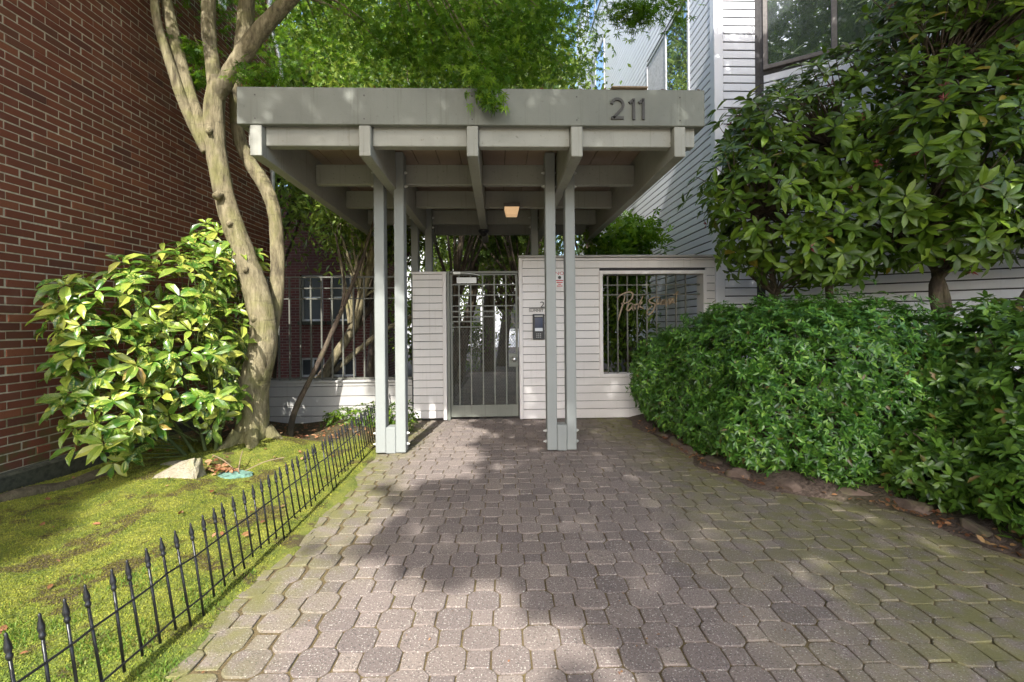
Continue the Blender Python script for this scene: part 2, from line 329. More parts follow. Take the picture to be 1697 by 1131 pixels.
    def mesh(s, name, mat, smooth=False, tones=False):
        me = bpy.data.meshes.new(name); me.from_pydata(s.v, [], s.f); me.materials.append(mat)
        if tones:
            a = me.attributes.new('tone', 'FLOAT', 'FACE'); a.data.foreach_set('value', s.t)
        if smooth: me.polygons.foreach_set('use_smooth', [True]*len(me.polygons))
        me.update(); return me

def spline(pts, per=6):
    P = [Vector(p) for p in pts]; out = []
    for i in range(len(P)-1):
        p0 = P[max(i-1, 0)]; p1 = P[i]; p2 = P[i+1]; p3 = P[min(i+2, len(P)-1)]
        for k in range(per):
            t = k/per; out.append(0.5*((2*p1)+(p2-p0)*t+(2*p0-5*p1+4*p2-p3)*t*t+(3*p1-p0-3*p2+p3)*t**3))
    out.append(P[-1]); return out
def lerps(vals, n): return list(np.interp(np.linspace(0, len(vals)-1, n), range(len(vals)), vals))

def link(name, data, parent=None):
    o = bpy.data.objects.new(name, data); COL.objects.link(o)
    if parent is not None:
        o.parent = parent
        if parent.type == 'EMPTY': o.location = -Vector(parent.location)
    return o
def thing(name, label, cat, loc=(0, 0, 0), group=None):
    o = bpy.data.objects.new(name, None); COL.objects.link(o); o.location = loc; o.empty_display_size = 0.2
    o['label'] = label; o['category'] = cat
    if group: o['group'] = group
    return o
def tag(o, label, cat, group=None):
    o['label'] = label; o['category'] = cat
    if group: o['group'] = group
    return o
def part(name, mb, mat, parent, smooth=False, tones=False, kind=None, label=None):
    o = link(name, mb.mesh(name, mat, smooth, tones) if isinstance(mb, MB) else mb, parent)
    if kind: o['kind'] = kind
    if label: o['label'] = label
    return o
def struct(name, mb, mat, **k):
    o = link(name, mb.mesh(name, mat, k.get('smooth', False)) if isinstance(mb, MB) else mb); o['kind'] = 'structure'; return o
def inst(name, me, parent, mw):
    o = bpy.data.objects.new(name, me); COL.objects.link(o); o.parent = parent
    off = Vector(parent.location) if parent.type == 'EMPTY' else Vector((0, 0, 0))
    o.matrix_basis = Matrix.Translation(-off) @ mw; return o

# leaf templates: (verts (along, across, up), faces)
T_DIA = (np.array([(0, 0, 0), (0.5, -0.5, 0.06), (1, 0, -0.05), (0.5, 0.5, 0.06)]), [(0, 1, 2), (0, 2, 3)])
T_LEAF = (np.array([(0, 0, 0), (0.28, -0.38, 0.05), (0.28, 0.38, 0.05), (0.33, 0, 0.0), (0.66, -0.42, 0.02), (0.66, 0.42, 0.02), (0.68, 0, -0.03), (1, 0, -0.12)]),
          [(0, 1, 3), (0, 3, 2), (1, 4, 6, 3), (3, 6, 5, 2), (4, 7, 6), (6, 7, 5)])
T_LAN = (np.array([(0, 0, 0), (0.4, -0.5, 0.07), (0.42, 0, 0.0), (0.4, 0.5, 0.07), (1, 0, -0.12)]), [(0, 1, 2), (0, 2, 3), (1, 4, 2), (2, 4, 3)])
T_AUC = (np.array([(0, 0, 0), (0.26, -0.36, 0.10), (0.26, 0.36, 0.07), (0.32, 0, 0.0), (0.62, -0.46, 0.03), (0.62, 0.44, 0.06), (0.66, 0, -0.04), (0.86, -0.2, -0.10), (0.86, 0.2, -0.07), (1, 0.02, -0.24)]),
          [(0, 1, 3), (0, 3, 2), (1, 4, 6, 3), (3, 6, 5, 2), (4, 7, 6), (6, 8, 5), (7, 9, 6), (6, 9, 8)])
def palm(k=7):
    V = [(0, 0, 0)]; Fc = []
    for i in range(k):
        a = R(-115+230*i/(k-1)); L = 1-0.42*abs(i-(k-1)/2)/((k-1)/2)
        b = len(V); c, s_ = math.cos(a), math.sin(a); w = 0.085
        V += [(0.42*L*c-w*s_, 0.42*L*s_+w*c, 0.02), (0.42*L*c+w*s_, 0.42*L*s_-w*c, 0.02), (L*c, L*s_, -0.10*L)]
        Fc.append((0, b+1, b+2, b))
    return np.array(V), Fc
T_PALM = palm()
def maplev():
    V = [(0, 0, 0)]; Fc = []; ang = [-130, -62, 0, 62, 130]; ln = [0.55, 0.8, 1.0, 0.8, 0.55]
    for a, L in zip(ang, ln):
        b = len(V); a = R(a); c, s_ = math.cos(a), math.sin(a); w = 0.24*L
        V += [(0.55*L*c-w*s_, 0.55*L*s_+w*c, 0.03), (0.55*L*c+w*s_, 0.55*L*s_-w*c, 0.03), (L*c, L*s_, -0.06)]
        Fc += [(0, b+1, b+2, b)]
    return np.array(V), Fc
T_MAPLE = maplev()

def unit(a): return a/np.maximum(np.linalg.norm(a, axis=1, keepdims=True), 1e-9)
def leaf_frames(D, N):
    D = unit(D); S = unit(np.cross(D, N)); N = np.cross(S, D); return D, S, N
def leaves_mesh(name, P, D, N, L, Wd, mat, tmpl, tone=None):
    D, S, N = leaf_frames(D, N); V, Fc = tmpl; n = len(P); k = len(V)
    L = np.broadcast_to(np.asarray(L, float), (n,)); Wd = np.broadcast_to(np.asarray(Wd, float), (n,))
    co = (P[:, None, :] + D[:, None, :]*(V[None, :, 0:1]*L[:, None, None]) + S[:, None, :]*(V[None, :, 1:2]*Wd[:, None, None]) + N[:, None, :]*(V[None, :, 2:3]*L[:, None, None])).reshape(-1, 3)
    sizes = np.array([len(f) for f in Fc]); flat = np.concatenate([np.array(f) for f in Fc])
    loops = (np.arange(n)[:, None]*k + flat[None, :]).ravel()
    tot = np.tile(sizes, n); start = np.concatenate([[0], np.cumsum(tot)[:-1]])
    me = bpy.data.meshes.new(name); me.vertices.add(n*k); me.vertices.foreach_set('co', co.ravel())
    me.loops.add(len(loops)); me.loops.foreach_set('vertex_index', loops.astype(np.int32))
    me.polygons.add(len(tot)); me.polygons.foreach_set('loop_start', start.astype(np.int32)); me.polygons.foreach_set('loop_total', tot.astype(np.int32))
    a = me.attributes.new('tone', 'FLOAT', 'FACE')
    if tone is None: tone = rng.random(n)
    a.data.foreach_set('value', np.repeat(tone*0.999, len(Fc)).astype(np.float32))
    me.materials.append(mat); me.update(calc_edges=True); me.validate(); return me
def leaf_proto(name, tmpl, wl, mat):
    V, Fc = tmpl; me = bpy.data.meshes.new(name); me.from_pydata([(v[0], v[1]*wl, v[2]) for v in V], [], Fc); me.materials.append(mat); me.update(); return me
def split_leaves(parent, P, D, N, L, wl, mat, tmpl, count, rest_name):
    """the nearest leaves as single objects, the others joined"""
    d = np.linalg.norm(P-np.array(CAM), axis=1)/np.asarray(L); order = np.argsort(d); near, far = order[:count], order[count:]
    pro = leaf_proto('leaf', tmpl, wl, mat); D1, S1, N1 = leaf_frames(D, N)
    for i in near:
        m = Matrix(((D1[i, 0], S1[i, 0], N1[i, 0], 0), (D1[i, 1], S1[i, 1], N1[i, 1], 0), (D1[i, 2], S1[i, 2], N1[i, 2], 0), (0, 0, 0, 1)))
        inst('leaf', pro, parent, Matrix.Translation(Vector(P[i])) @ m @ Matrix.Scale(float(L[i]), 4))
    o = part(rest_name, leaves_mesh(rest_name, P[far], D[far], N[far], L[far], L[far]*wl, mat, tmpl), None, parent, kind='stuff'); return o

def blob_points(blobs, dens, inside=0.0, jit=0.05, seed=1):
    """points and normals on the surface of a union of ellipsoids (with some inside)"""
    g = np.random.default_rng(seed); Ps, Ns = [], []
    B = np.array(blobs, float)
    for i, b in enumerate(B):
        c, r = b[:3], b[3:6]; p = 1.6; area = 4*math.pi*(((r[0]*r[1])**p+(r[0]*r[2])**p+(r[1]*r[2])**p)/3)**(1/p)
        n = int(area*dens); u = unit(g.normal(size=(n, 3))); sc = 1+g.normal(size=(n, 1))*jit-inside*g.random((n, 1))**2
        lump = 1+0.10*np.sin(u[:, 0:1]*7+i)*np.sin(u[:, 1:2]*6+2*i)+0.06*np.sin(u[:, 2:3]*13+u[:, 0:1]*9)
        p_ = c+u*r*sc*lump; nn = unit(u/r)
        ok = np.ones(n, bool)
        for j, b2 in enumerate(B):
            if j != i: ok &= (((p_-b2[:3])/b2[3:6])**2).sum(1) > 0.80
        Ps.append(p_[ok]); Ns.append(nn[ok])
    return np.concatenate(Ps), np.concatenate(Ns)
def rosettes(P, A, per, L, spread, droop=0.0, seed=3, lj=0.2):
    """whorls of leaves about axis A"""
    g = np.random.default_rng(seed); n = len(P); A = unit(A); ref = unit(g.normal(size=(n, 3))); X = unit(np.cross(A, ref)); Y = np.cross(A, X)
    oP, oD, oN, oL = [], [], [], []
    for k in range(per):
        an = 2*math.pi*k/per+g.normal(size=n)*0.25; el = spread+g.normal(size=n)*0.22
        rad = X*np.cos(an)[:, None]+Y*np.sin(an)[:, None]
        D = rad*np.cos(el)[:, None]+A*np.sin(el)[:, None]; D[:, 2] -= droop
        N = A*np.cos(el)[:, None]-rad*np.sin(el)[:, None]+g.normal(size=(n, 3))*0.15
        keep = g.random(n) > 0.12
        oP.append((P+rad*L*0.06)[keep]); oD.append(D[keep]); oN.append(N[keep]); oL.append((L*(1+g.normal(size=n)*lj).clip(0.5, 1.5))[keep])
    return np.concatenate(oP), np.concatenate(oD), np.concatenate(oN), np.concatenate(oL)

# ================================================================== SETTING
WALL_Y = 6.2                     # street face of the entry wall
def hill(x, y): return 0.035*math.sin(x*2.1+1)*math.cos(y*1.7)+0.02*math.sin(x*5+y*4)
def lawn_z(x, y):
    d = math.hypot(x+2.55, y-4.8); ed = -1.245+0.035*math.sin(y*2.3)+0.025*math.sin(y*7.1+1)+0.012*math.sin(y*17); e = min(1, max(0, (ed-0.05-x)/0.35))
    if x > ed: return 0.006-(x-ed)*0.3
    return 0.002+e*(0.02+hill(x, y)+0.13*math.exp(-(d/0.42)**2)+0.04*max(0, min(1, (-x-2.6))))+0.004
g = MB(); g.box(-150, 150, -150, 150, -0.6, -0.03); struct('ground', g, M['soil'])
# lawn of moss to the left of the path
nx, ny = 130, 130; lw = MB(); x0, x1, y0, y1 = -3.98, -1.08, -1.0, 6.2
lv = [(x0+(x1-x0)*i/nx, y0+(y1-y0)*j/ny) for j in range(ny+1) for i in range(nx+1)]
lw.add([(x, y, lawn_z(x, y)) for x, y in lv], [(j*(nx+1)+i, j*(nx+1)+i+1, (j+1)*(nx+1)+i+1, (j+1)*(nx+1)+i) for j in range(ny) for i in range(nx)])
struct('moss_lawn', lw, M['moss'], smooth=True)
nb = 190000
bx = rng.uniform(-3.75, -1.25, nb); by = 1.2+3.9*rng.random(nb)**1.35; keep = rng.random(nb) < np.where(bx < -1.33, 1, 0.7); bx, by = bx[keep], by[keep]
bz = np.array([lawn_z(a, b) for a, b in zip(bx, by)]); nb = len(bx)
bD = np.stack([rng.normal(0, 0.75, nb), rng.normal(0, 0.75, nb), np.ones(nb)], 1)
mo = link('moss', leaves_mesh('moss', np.stack([bx, by, bz-0.003], 1), bD, rng.normal(size=(nb, 3)), rng.uniform(0.006, 0.014, nb), rng.uniform(0.004, 0.008, nb), M['mossblade'], T_DIA))
mo['kind'] = 'stuff'; tag(mo, 'yellow-green moss growing over the lawn behind the black picket edging', 'moss')

ng = 26000; gx_ = rng.uniform(-3.2, -1.2, ng); gy_ = 1.15+1.3*rng.random(ng)**1.6; clump = np.sin(gx_*9+gy_*5)*np.sin(gy_*11-gx_*4)+0.5*np.sin(gx_*23)*np.sin(gy_*19); kp = clump+0.5*(1.9-gy_) > rng.random(ng)*0.7; gx_, gy_ = gx_[kp], gy_[kp]; ng = len(gx_)
gD = np.stack([rng.normal(0, 0.55, ng), rng.normal(0, 0.55, ng), np.ones(ng)], 1)
gr = link('grass', leaves_mesh('grass', np.stack([gx_, gy_, np.array([lawn_z(a, b) for a, b in zip(gx_, gy_)])-0.002], 1), gD, rng.normal(size=(ng, 3)), rng.uniform(0.012, 0.034, ng), rng.uniform(0.0025, 0.005, ng), leafmat('grass_blade', [(0, (0.09, 0.17, 0.02)), (0.6, (0.17, 0.28, 0.04)), (1, (0.32, 0.36, 0.09))], 0.5, 0.3, (0.3, 0.45, 0.05), spec=0.3), T_DIA))
gr['kind'] = 'stuff'; tag(gr, 'brighter green grass mixed into the moss at the near end of the lawn', 'grass')

# planting bed to the right
BED = [(1.80, 6.2), (1.86, 5.6), (1.88, 4.86), (1.92, 3.95), (2.12, 3.5), (2.55, 3.28), (2.80, 3.0), (2.84, 2.5), (2.90, 2.1), (3.0, 1.2), (3.1, -1.0)]
def bed_x(y):
    for (xa, ya), (xb, yb) in zip(BED, BED[1:]):
        if yb <= y <= ya: return xa+(xb-xa)*(ya-y)/(ya-yb)
    return BED[-1][0]
bm = MB(); n_b = 140; rows = []
for j in range(n_b+1):
    y = -1+7.2*j/n_b; xb = bed_x(y)-0.10+0.05*math.sin(y*3.1)+0.04*math.sin(y*8.3+2)
    for i in range(13):
        x = xb+(8-xb)*(i/12)**1.6; z = -0.006+0.11*min(1, (x-xb)/0.40)+0.02*math.sin(x*9+y*7)*min(1, (x-xb)*4); rows.append((x, y, z))
bm.add(rows, [(j*13+i, j*13+i+1, (j+1)*13+i+1, (j+1)*13+i) for j in range(n_b) for i in range(12)])
struct('planting_bed', bm, M['soil'], smooth=True)

# pavement: octagon and square pavers
pv = MB(); pv.box(-1.32, 3.6, -3.0, 6.6, -0.06, -0.0085); pavement = struct('pavement', pv, M['sand'])
PP = 0.1265; W8, W4 = 0.156, 0.097; PROT = R(1.3)
def prism(poly, h, ch, top=0.0):
    n = len(poly); cx = sum(p[0] for p in poly)/n; cy_ = sum(p[1] for p in poly)/n
    ins = [(cx+(p[0]-cx)*(1-ch/0.06), cy_+(p[1]-cy_)*(1-ch/0.06)) for p in poly]
    V = [(*p, -h) for p in poly]+[(*p, top-ch*0.8) for p in poly]+[(*p, top) for p in ins]
    Fc = [tuple(range(2*n, 3*n))]
    for r_ in (0, 1): Fc += [(r_*n+k, r_*n+(k+1) % n, (r_+1)*n+(k+1) % n, (r_+1)*n+k) for k in range(n)]
    return V, Fc
def oct_poly(gap):
    a = W8/2-gap/2; b = W4/2-gap*0.1
    return [(a, -b), (a, b), (b, a), (-b, a), (-a, b), (-a, -b), (-b, -a), (b, -a)]
def sq_poly(gap): a = W4/2-gap/2; return [(a, -a), (a, a), (-a, a), (-a, -a)]
GAP = 0.007
protos = {}
for kk, poly in (('o', oct_poly(GAP)), ('s', sq_poly(GAP))):
    rp = []
    for i, p in enumerate(poly):                       # rounded corners
        a, b = Vector(poly[i-1]), Vector(poly[(i+1) % len(poly)]); q = Vector(p); f_ = 0.0075 if kk == 'o' else 0.0045
        rp += [tuple(q+(a-q).normalized()*f_), tuple(q+(b-q).normalized()*f_)]
    V, Fc = prism(rp, 0.03, 0.0026); m_ = MB(); m_.add(V, Fc); protos[kk] = (m_.mesh('paver', M['paver']), V, Fc)
cells = []
for i in range(-40, 60):
    for j in range(-30, 115):
        u, v = i*PP, j*PP
        x = u*math.cos(PROT)-v*math.sin(PROT)*-1; y = -u*math.sin(PROT)+v*math.cos(PROT)
        kk = 'o' if (i+j) % 2 == 0 else 's'
        if y < 6.75:
            if not (-1.25+0.03*math.sin(y*3) < x < bed_x(min(6.19, y))+0.06): continue
        elif not (-0.75 < x < 0.75 and y < 12.5): continue
        if y < -0.9: continue
        cells.append((x, y, kk))
def cell_tf(x, y, kk):
    left = max(0, min(1, (-0.75-x)/0.45)); sag = -0.0035*left*left*rnd.random()
    rz = rnd.gauss(0, 0.018+0.05*left); tl = 0.013+0.010*left
    dz = max(-0.0034, rnd.gauss(0, 0.0017)+sag-0.001)
    return Matrix.Translation((x+rnd.gauss(0, 0.0012+0.006*left)-0.03*left, y+rnd.gauss(0, 0.0012+0.006*left), dz)) @ Euler((rnd.gauss(0, tl), rnd.gauss(0, tl), -PROT+rz)).to_matrix().to_4x4()
vis = sorted([c for c in cells if c[1] > 1.55 and abs(c[0]-0.03*c[1]) < c[1]*1.12], key=lambda c: c[0]**2+c[1]**2+1.69)
chosen = set(vis[:300]); rest = MB()
for c in cells:
    tf = cell_tf(*c); me, V, Fc = protos[c[2]]
    if c in chosen: inst('paver', me, pavement, tf)
    else: rest.add([tuple(tf @ Vector(p)) for p in V], Fc, rnd.random())
o = part('pavers', rest, M['paver'], pavement, tones=True, kind='stuff')
# street side and courtyard ground
g = MB(); g.box(-30, 30, -6.5, -0.9, -0.02, -0.006); struct('sidewalk', g, plain('sidewalk_concrete', (0.45, 0.43, 0.40), 0.9, 0, 0.15, 0.4))
g = MB(); g.box(-30, 30, -16, -6.52, -0.15, -0.10); struct('road', g, plain('asphalt', (0.05, 0.05, 0.052), 0.9, 0, 0.2, 0.6))
g = MB(); g.box(-3.4, 2.9, 6.62, 30, -0.028, -0.013); struct('courtyard_soil', g, M['soil'])

# ================================================================== BRICK BUILDING (left)
BW = thing('brick_building', 'dark red brick building wall rising along the left of the mossy lawn', 'building', (-3.9, 4, 0))
BA = math.atan(0.0334)                                # wall direction off +Y
def bw(s, z, dpt): # s along wall from Y=3.57, dpt out of the wall (towards +X)
    return Vector((-3.79+math.sin(BA)*s+math.cos(BA)*dpt, 3.57+math.cos(BA)*s-math.sin(BA)*dpt, z))
BM4 = Matrix.Translation((-3.79, 3.57, 0)) @ Matrix.Rotation(-BA, 4, 'Z')   # local: x out of the wall, y along
S0, S1, BZ0, BZ1 = -7.0, 3.95, 0.20, 8.2
m_ = MB(); m_.box(-6.0, -0.004, S0, S1-0.01, BZ0, BZ1, M4=BM4); wallp = part('wall', m_, M['mortar'], BW)
BL, BH, BJ = 0.2025, 0.0570, 0.0107
bV, bF = [], None
def brick_geo(y0, y1, z0, z1, d=0.0):
    c = 0.0025; V = [(-0.05, y0, z0), (-0.05, y1, z0), (-0.05, y1, z1), (-0.05, y0, z1), (d-c, y0, z0), (d-c, y1, z0), (d-c, y1, z1), (d-c, y0, z1), (d, y0+c, z0+c), (d, y1-c, z0+c), (d, y1-c, z1-c), (d, y0+c, z1-c)]
    Fc = [(8, 9, 10, 11)]
    for r_ in (0, 4): Fc += [(r_+k, r_+(k+1) % 4, r_+4+(k+1) % 4, r_+4+k) for k in range(4)]
    return V, Fc
V, Fc = brick_geo(0, BL, 0, BH); m_ = MB(); m_.add(V, Fc); brick_me = m_.mesh('brick', M['brick'])
rest = MB(); cand = []
row = 0; z = BZ0+0.004
while z < BZ1-0.07:
    off = (row % 2)*(BL+BJ)/2+rnd.uniform(-0.008, 0.008); s = -2.6+off
    while s < S1-0.02:
        ln = min(BL, S1-s)+rnd.uniform(-0.005, 0.005)
        if ln > 0.05: cand.append((s, z+rnd.gauss(0, 0.0013), ln, max(-0.0018, rnd.gauss(0.0003, 0.0022))))
        s += BL+BJ
    z += BH+BJ; row += 1
def vis_brick(c):
    p = bw(c[0]+0.1, c[1], 0); q = p-CAM; dep = q.dot(cf)
    if dep < 0.3: return None
    px = 848.5+754*q.dot(cr)/dep; py = 538-754*q.dot(cu)/dep
    if px < -10 or px > 470 or py < -15 or py > 840: return None
    if px > 385: return None
    if px > 90 and 400 < py < 760: return None
    return dep
ordr = sorted([(vis_brick(c), i) for i, c in enumerate(cand) if vis_brick(c)]); pick = set(i for _, i in ordr[:300])
for i, (s, z, ln, d) in enumerate(cand):
    if i in pick: inst('brick', brick_me, wallp, BM4 @ Matrix.Translation((d, s, z)) @ Matrix.Diagonal((1, ln/BL, 1, 1)))
    else:
        V, Fc = brick_geo(s, s+ln, z, z+BH, d); rest.add([tuple(BM4 @ Vector(p)) for p in V], Fc, rnd.random())
part('bricks', rest, M['brick'], wallp, tones=True, kind='stuff')
m_ = MB(); m_.box(-5.9, 0.07, S0, S1, -0.3, BZ0-0.002, 0.02, M4=BM4); part('footing', m_, M['concrete'], BW)
pts = spline([bw(3.80, 7.4, 0.06), bw(3.82, 6.2, 0.07), bw(3.86, 5.75, 0.16), bw(3.9, 5.3, 0.20), bw(3.88, 4.9, 0.08), bw(3.88, 2.2, 0.05)], 6)
m_ = MB(); m_.tube(pts, 0.035, 10); part('conduit', m_, M['conduit'], BW, True)
m_ = MB(); m_.box(0.004, 0.09, 2.55, 2.68, 5.55, 6.3, 0.01, M4=BM4); part('vent_box', m_, M['white'], BW)

# ================================================================== REAR BRICK BUILDING
RB = thing('brick_building', 'far brick building with white framed windows seen through the left railing', 'building', (-4, 11.2, 0))
m_ = MB(); ry = 11.2
wins = [(-4.78, -4.24, 1.42, 2.55), (-4.08, -3.56, 1.42, 2.55), (-4.82, -4.22, 0.06, 0.53), (-4.08, -3.46, 0.06, 0.53)]
xs = sorted({-6.2, -2.75, *[w[0] for w in wins], *[w[1] for w in wins]}); zs = sorted({-0.2, 4.7, *[w[2] for w in wins], *[w[3] for w in wins]})
for xa, xb in zip(xs, xs[1:]):
    for za, zb in zip(zs, zs[1:]):
        cx, cz = (xa+xb)/2, (za+zb)/2
        if not any(w[0] < cx < w[1] and w[2] < cz < w[3] for w in wins): m_.box(xa, xb, ry, ry+0.25, za, zb)
m_.box(-6.2, -2.75, ry+0.4, ry+1.2, -0.2, 4.7)
part('wall', m_, M['far_brick'], RB)
for (xa, xb, za, zb) in wins:
    wm = MB(); t = 0.05
    wm.box(xa, xb, ry+0.06, ry+0.13, zb-t, zb); wm.box(xa, xb, ry+0.06, ry+0.13, za, za+t); wm.box(xa, xa+t, ry+0.058, ry+0.13, za+t, zb-t); wm.box(xb-t, xb, ry+0.058, ry+0.13, za+t, zb-t)
    if zb-za > 1: wm.box(xa+t, xb-t, ry+0.05, ry+0.12, (za+zb)/2-0.03, (za+zb)/2+0.03)
    else: wm.box((xa+xb)/2-0.03, (xa+xb)/2+0.03, ry+0.05, ry+0.12, za+t, zb-t)
    w_ = part('window', wm, M['white'], RB); gm = MB(); gm.box(xa+0.03, xb-0.03, ry+0.09, ry+0.10, za+0.03, zb-0.03); part('pane', gm, M['glassdark'], w_)
    sm = MB(); sm.box(xa-0.05, xb+0.05, ry-0.06, ry+0.055, za-0.09, za-0.002); part('sill', sm, M['concrete'], w_)

# ================================================================== SIDED HOUSE (right)
HX, HP = 3.03, 0.1135
HS = thing('sided_house', 'pale lavender grey sided apartment building standing behind the rhododendron', 'building', (4, 8, 0))
wins_side = [(7.07, 8.96, 4.93, 6.42), (12.6, 14.6, 7.75, 9.25), (12.6, 14.6, 10.6, 12.0)]
core = MB(); core.box(HX+0.0135, 9, WALL_Y+0.0135, 17, 0, 12.4); 
A0 = Vector((3.66, 6.2, 0)); adir = Vector((1.55, -1.0, 0)).normalized(); anor = Vector((adir.y, -adir.x, 0)); AL = 5.0
AM4 = Matrix(((adir.x, -anor.x, 0, A0.x), (adir.y, -anor.y, 0, A0.y), (0, 0, 1, 0), (0, 0, 0, 1)))   # local x along, y into the house, z up
core.box(0, AL, 0.0135, 4.0, 0, 12.4, M4=AM4)
part('wall', core, M['groove'], HS)
def board_me(mb, ax, a0, a1, z0, z1, M4=None):
    c = 0.004
    if ax == 'y': mb.box(HX, HX+0.013, a0, a1, z0, z1, c)
    elif ax == 'x': mb.box(a0, a1, WALL_Y-0.0, WALL_Y+0.013, z0, z1, c)
    else: mb.box(a0, a1, 0.0, 0.013, z0, z1, c, M4=AM4)
z = 0.765; k = 0
while z < 12.2:
    z1_ = z+HP-0.016
    segs = [(WALL_Y+0.12, 16.9)]
    for (ya, yb, za, zb) in wins_side:
        ns = []
        for (a, b) in segs:
            if zb+0.04 > z and za-0.04 < z1_ and a < yb and b > ya: ns += [(a, ya-0.06), (yb+0.06, b)]
            else: ns.append((a, b))
        segs = ns
    for a, b in segs:
        mb = MB(); board_me(mb, 'y', a, b, z, z1_); part('siding_board', mb, M['bldg'], HS)
    if z < 6.6:
        mb = MB(); board_me(mb, 'x', HX+0.12, 3.60, z, z1_); part('siding_board', mb, M['bldg'], HS)
    z += HP
AWIN = (0.10, 3.4, 4.83, 6.3)
z = 0.75
while z < 6.6:
    z1_ = z+HP-0.016
    segs = [(0.05, AL)] if (z1_ < AWIN[2]-0.08) else [(0.02, AWIN[0]-0.06), (AWIN[1]+0.07, AL)]
    for a, b in segs:
        if b-a > 0.03:
            mb = MB(); board_me(mb, 'a', a, b, z, z1_); part('siding_board', mb, M['bldg'], HS)
    z += HP
mb = MB(); mb.box(HX-0.012, HX+0.115, WALL_Y-0.012, WALL_Y+0.115, 0.3, 12.4, 0.006); part('corner_trim', mb, M['bldg'], HS)
def house_window(rect, mode, splits, frame, pane_mats):
    a0, a1, z0, z1 = rect; fm = MB(); t = 0.055
    def bx(mb, p, q, d0, d1, za, zb):
        if mode == 'y': mb.box(HX+d0, HX+d1, p, q, za, zb, 0.004)
        else: mb.box(p, q, d0, d1, za, zb, 0.004, M4=AM4)
    bx(fm, a0-t, a1+t, -0.02, 0.05, z1, z1+t); bx(fm, a0-t, a1+t, -0.03, 0.05, z0-t, z0)
    bx(fm, a0-t, a0, -0.018, 0.05, z0, z1); bx(fm, a1, a1+t, -0.018, 0.05, z0, z1)
    for s in splits: bx(fm, s-0.03, s+0.03, -0.016, 0.05, z0, z1)
    w_ = part('window', fm, frame, HS)
    ed = [a0]+list(splits)+[a1]
    for i, (p, q) in enumerate(zip(ed, ed[1:])):
        pm = MB(); bx(pm, p+(0.031 if i else 0.002), q-(0.031 if i < len(ed)-2 else 0.002), -0.004, 0.012, z0+0.002, z1-0.002); part('pane', pm, pane_mats[i % len(pane_mats)], w_)
house_window(wins_side[0], 'y', [8.0], M['dgrey'], [M['glass'], M['curtain']])
house_window(wins_side[1], 'y', [13.7], M['dgrey'], [M['glass'], M['curtain']])
house_window(wins_side[2], 'y', [13.7], M['dgrey'], [M['glass'], M['glass']])
house_window(AWIN, 'a', [0.85, 1.75, 2.6], M['brownframe'], [M['glass']])

# ================================================================== ENTRY WALLS
def siding_panel(parent, x0, x1, z0, z1, pitch, y, mat, hole=None, th=0.028):
    z = z0; k = 0
    while z < z1-0.02:
        zt = min(z+pitch-0.007, z1)
        segs = [(x0, x1)]
        if hole and zt > hole[2] and z < hole[3]: segs = [(x0, hole[0]), (hole[1], x1)]
        for a, b in segs:
            mb = MB(); mb.box(a, b, y+rnd.uniform(0, 0.0015), y+th, z, zt, 0.0035); part('board', mb, mat, parent)
        z += pitch
WL = thing('siding_wall', 'narrow pale siding wall panel to the left of the gate', 'wall', (-0.9, 6.2, 0))
m_ = MB(); m_.box(-1.14, -0.70, 6.23, 6.36, 0.03, 2.0); part('core', m_, M['groove'], WL)
siding_panel(WL, -1.15, -0.745, 0.035, 1.985, 0.1045, 6.2, M['siding'])
m_ = MB(); m_.box(-0.745, -0.695, 6.185, 6.37, 0.012, 1.99, 0.004); part('edge_trim', m_, M['siding'], WL)
m_ = MB(); m_.box(-1.16, -0.69, 6.18, 6.38, 1.991, 2.022, 0.005); part('cap', m_, M['siding'], WL)
WR = thing('siding_wall', 'long pale siding wall with an open barred window to the right of the gate', 'wall', (1.5, 6.2, 0))
HOLE = (1.40, 2.88, 0.57, 2.02)
m_ = MB()
for a, b, za, zb in ((0.30, HOLE[0], 0.03, 2.2), (HOLE[1], 3.02, 0.03, 2.2), (HOLE[0], HOLE[1], 0.03, HOLE[2]), (HOLE[0], HOLE[1], HOLE[3], 2.2)): m_.box(a, b, 6.232, 6.36, za, zb)
part('core', m_, M['groove'], WR)
siding_panel(WR, 0.345, 3.015, 0.14, 2.20, 0.107, 6.2, M['siding'], HOLE)
m_ = MB(); m_.box(0.345, 3.0, 6.195, 6.25, 0.01, 0.132, 0.004); part('base_board', m_, M['siding'], WR)
m_ = MB(); m_.box(0.292, 0.343, 6.185, 6.37, 0.008, 2.20, 0.004); part('edge_trim', m_, M['siding'], WR)
m_ = MB(); m_.box(0.285, 3.0, 6.165, 6.39, 2.206, 2.238, 0.006); part('cap', m_, M['lowsiding'], WR)
fm = MB(); t = 0.042; hx0, hx1, hz0, hz1 = HOLE
for (a, b, za, zb) in ((hx0-0.005, hx1+0.005, hz1-t, hz1+0.005), (hx0-0.005, hx1+0.005, hz0-0.005, hz0+t)): fm.box(a, b, 6.178, 6.40, za, zb, 0.004)
for (a, b) in ((hx0-0.005, hx0+t), (hx1-t, hx1+0.005)): fm.box(a, b, 6.180, 6.40, hz0+t, hz1-t, 0.004)
part('opening_frame', fm, M['siding'], WR)
GR = thing('window_grille', 'olive metal bars filling the wall opening behind the hedge', 'grille', (2.1, 6.3, 0.6))
for i in range(9):
    x = 1.535+i*0.1375; m_ = MB(); m_.box(x-0.009, x+0.009, 6.29, 6.308, hz0+t, hz1-t); part('bar', m_, M['rail'], GR)
for z in (1.835, 1.70): m_ = MB(); m_.box(hx0+t, hx1-t, 6.287, 6.311, z-0.008, z+0.008); part('cross_bar', m_, M['rail'], GR)
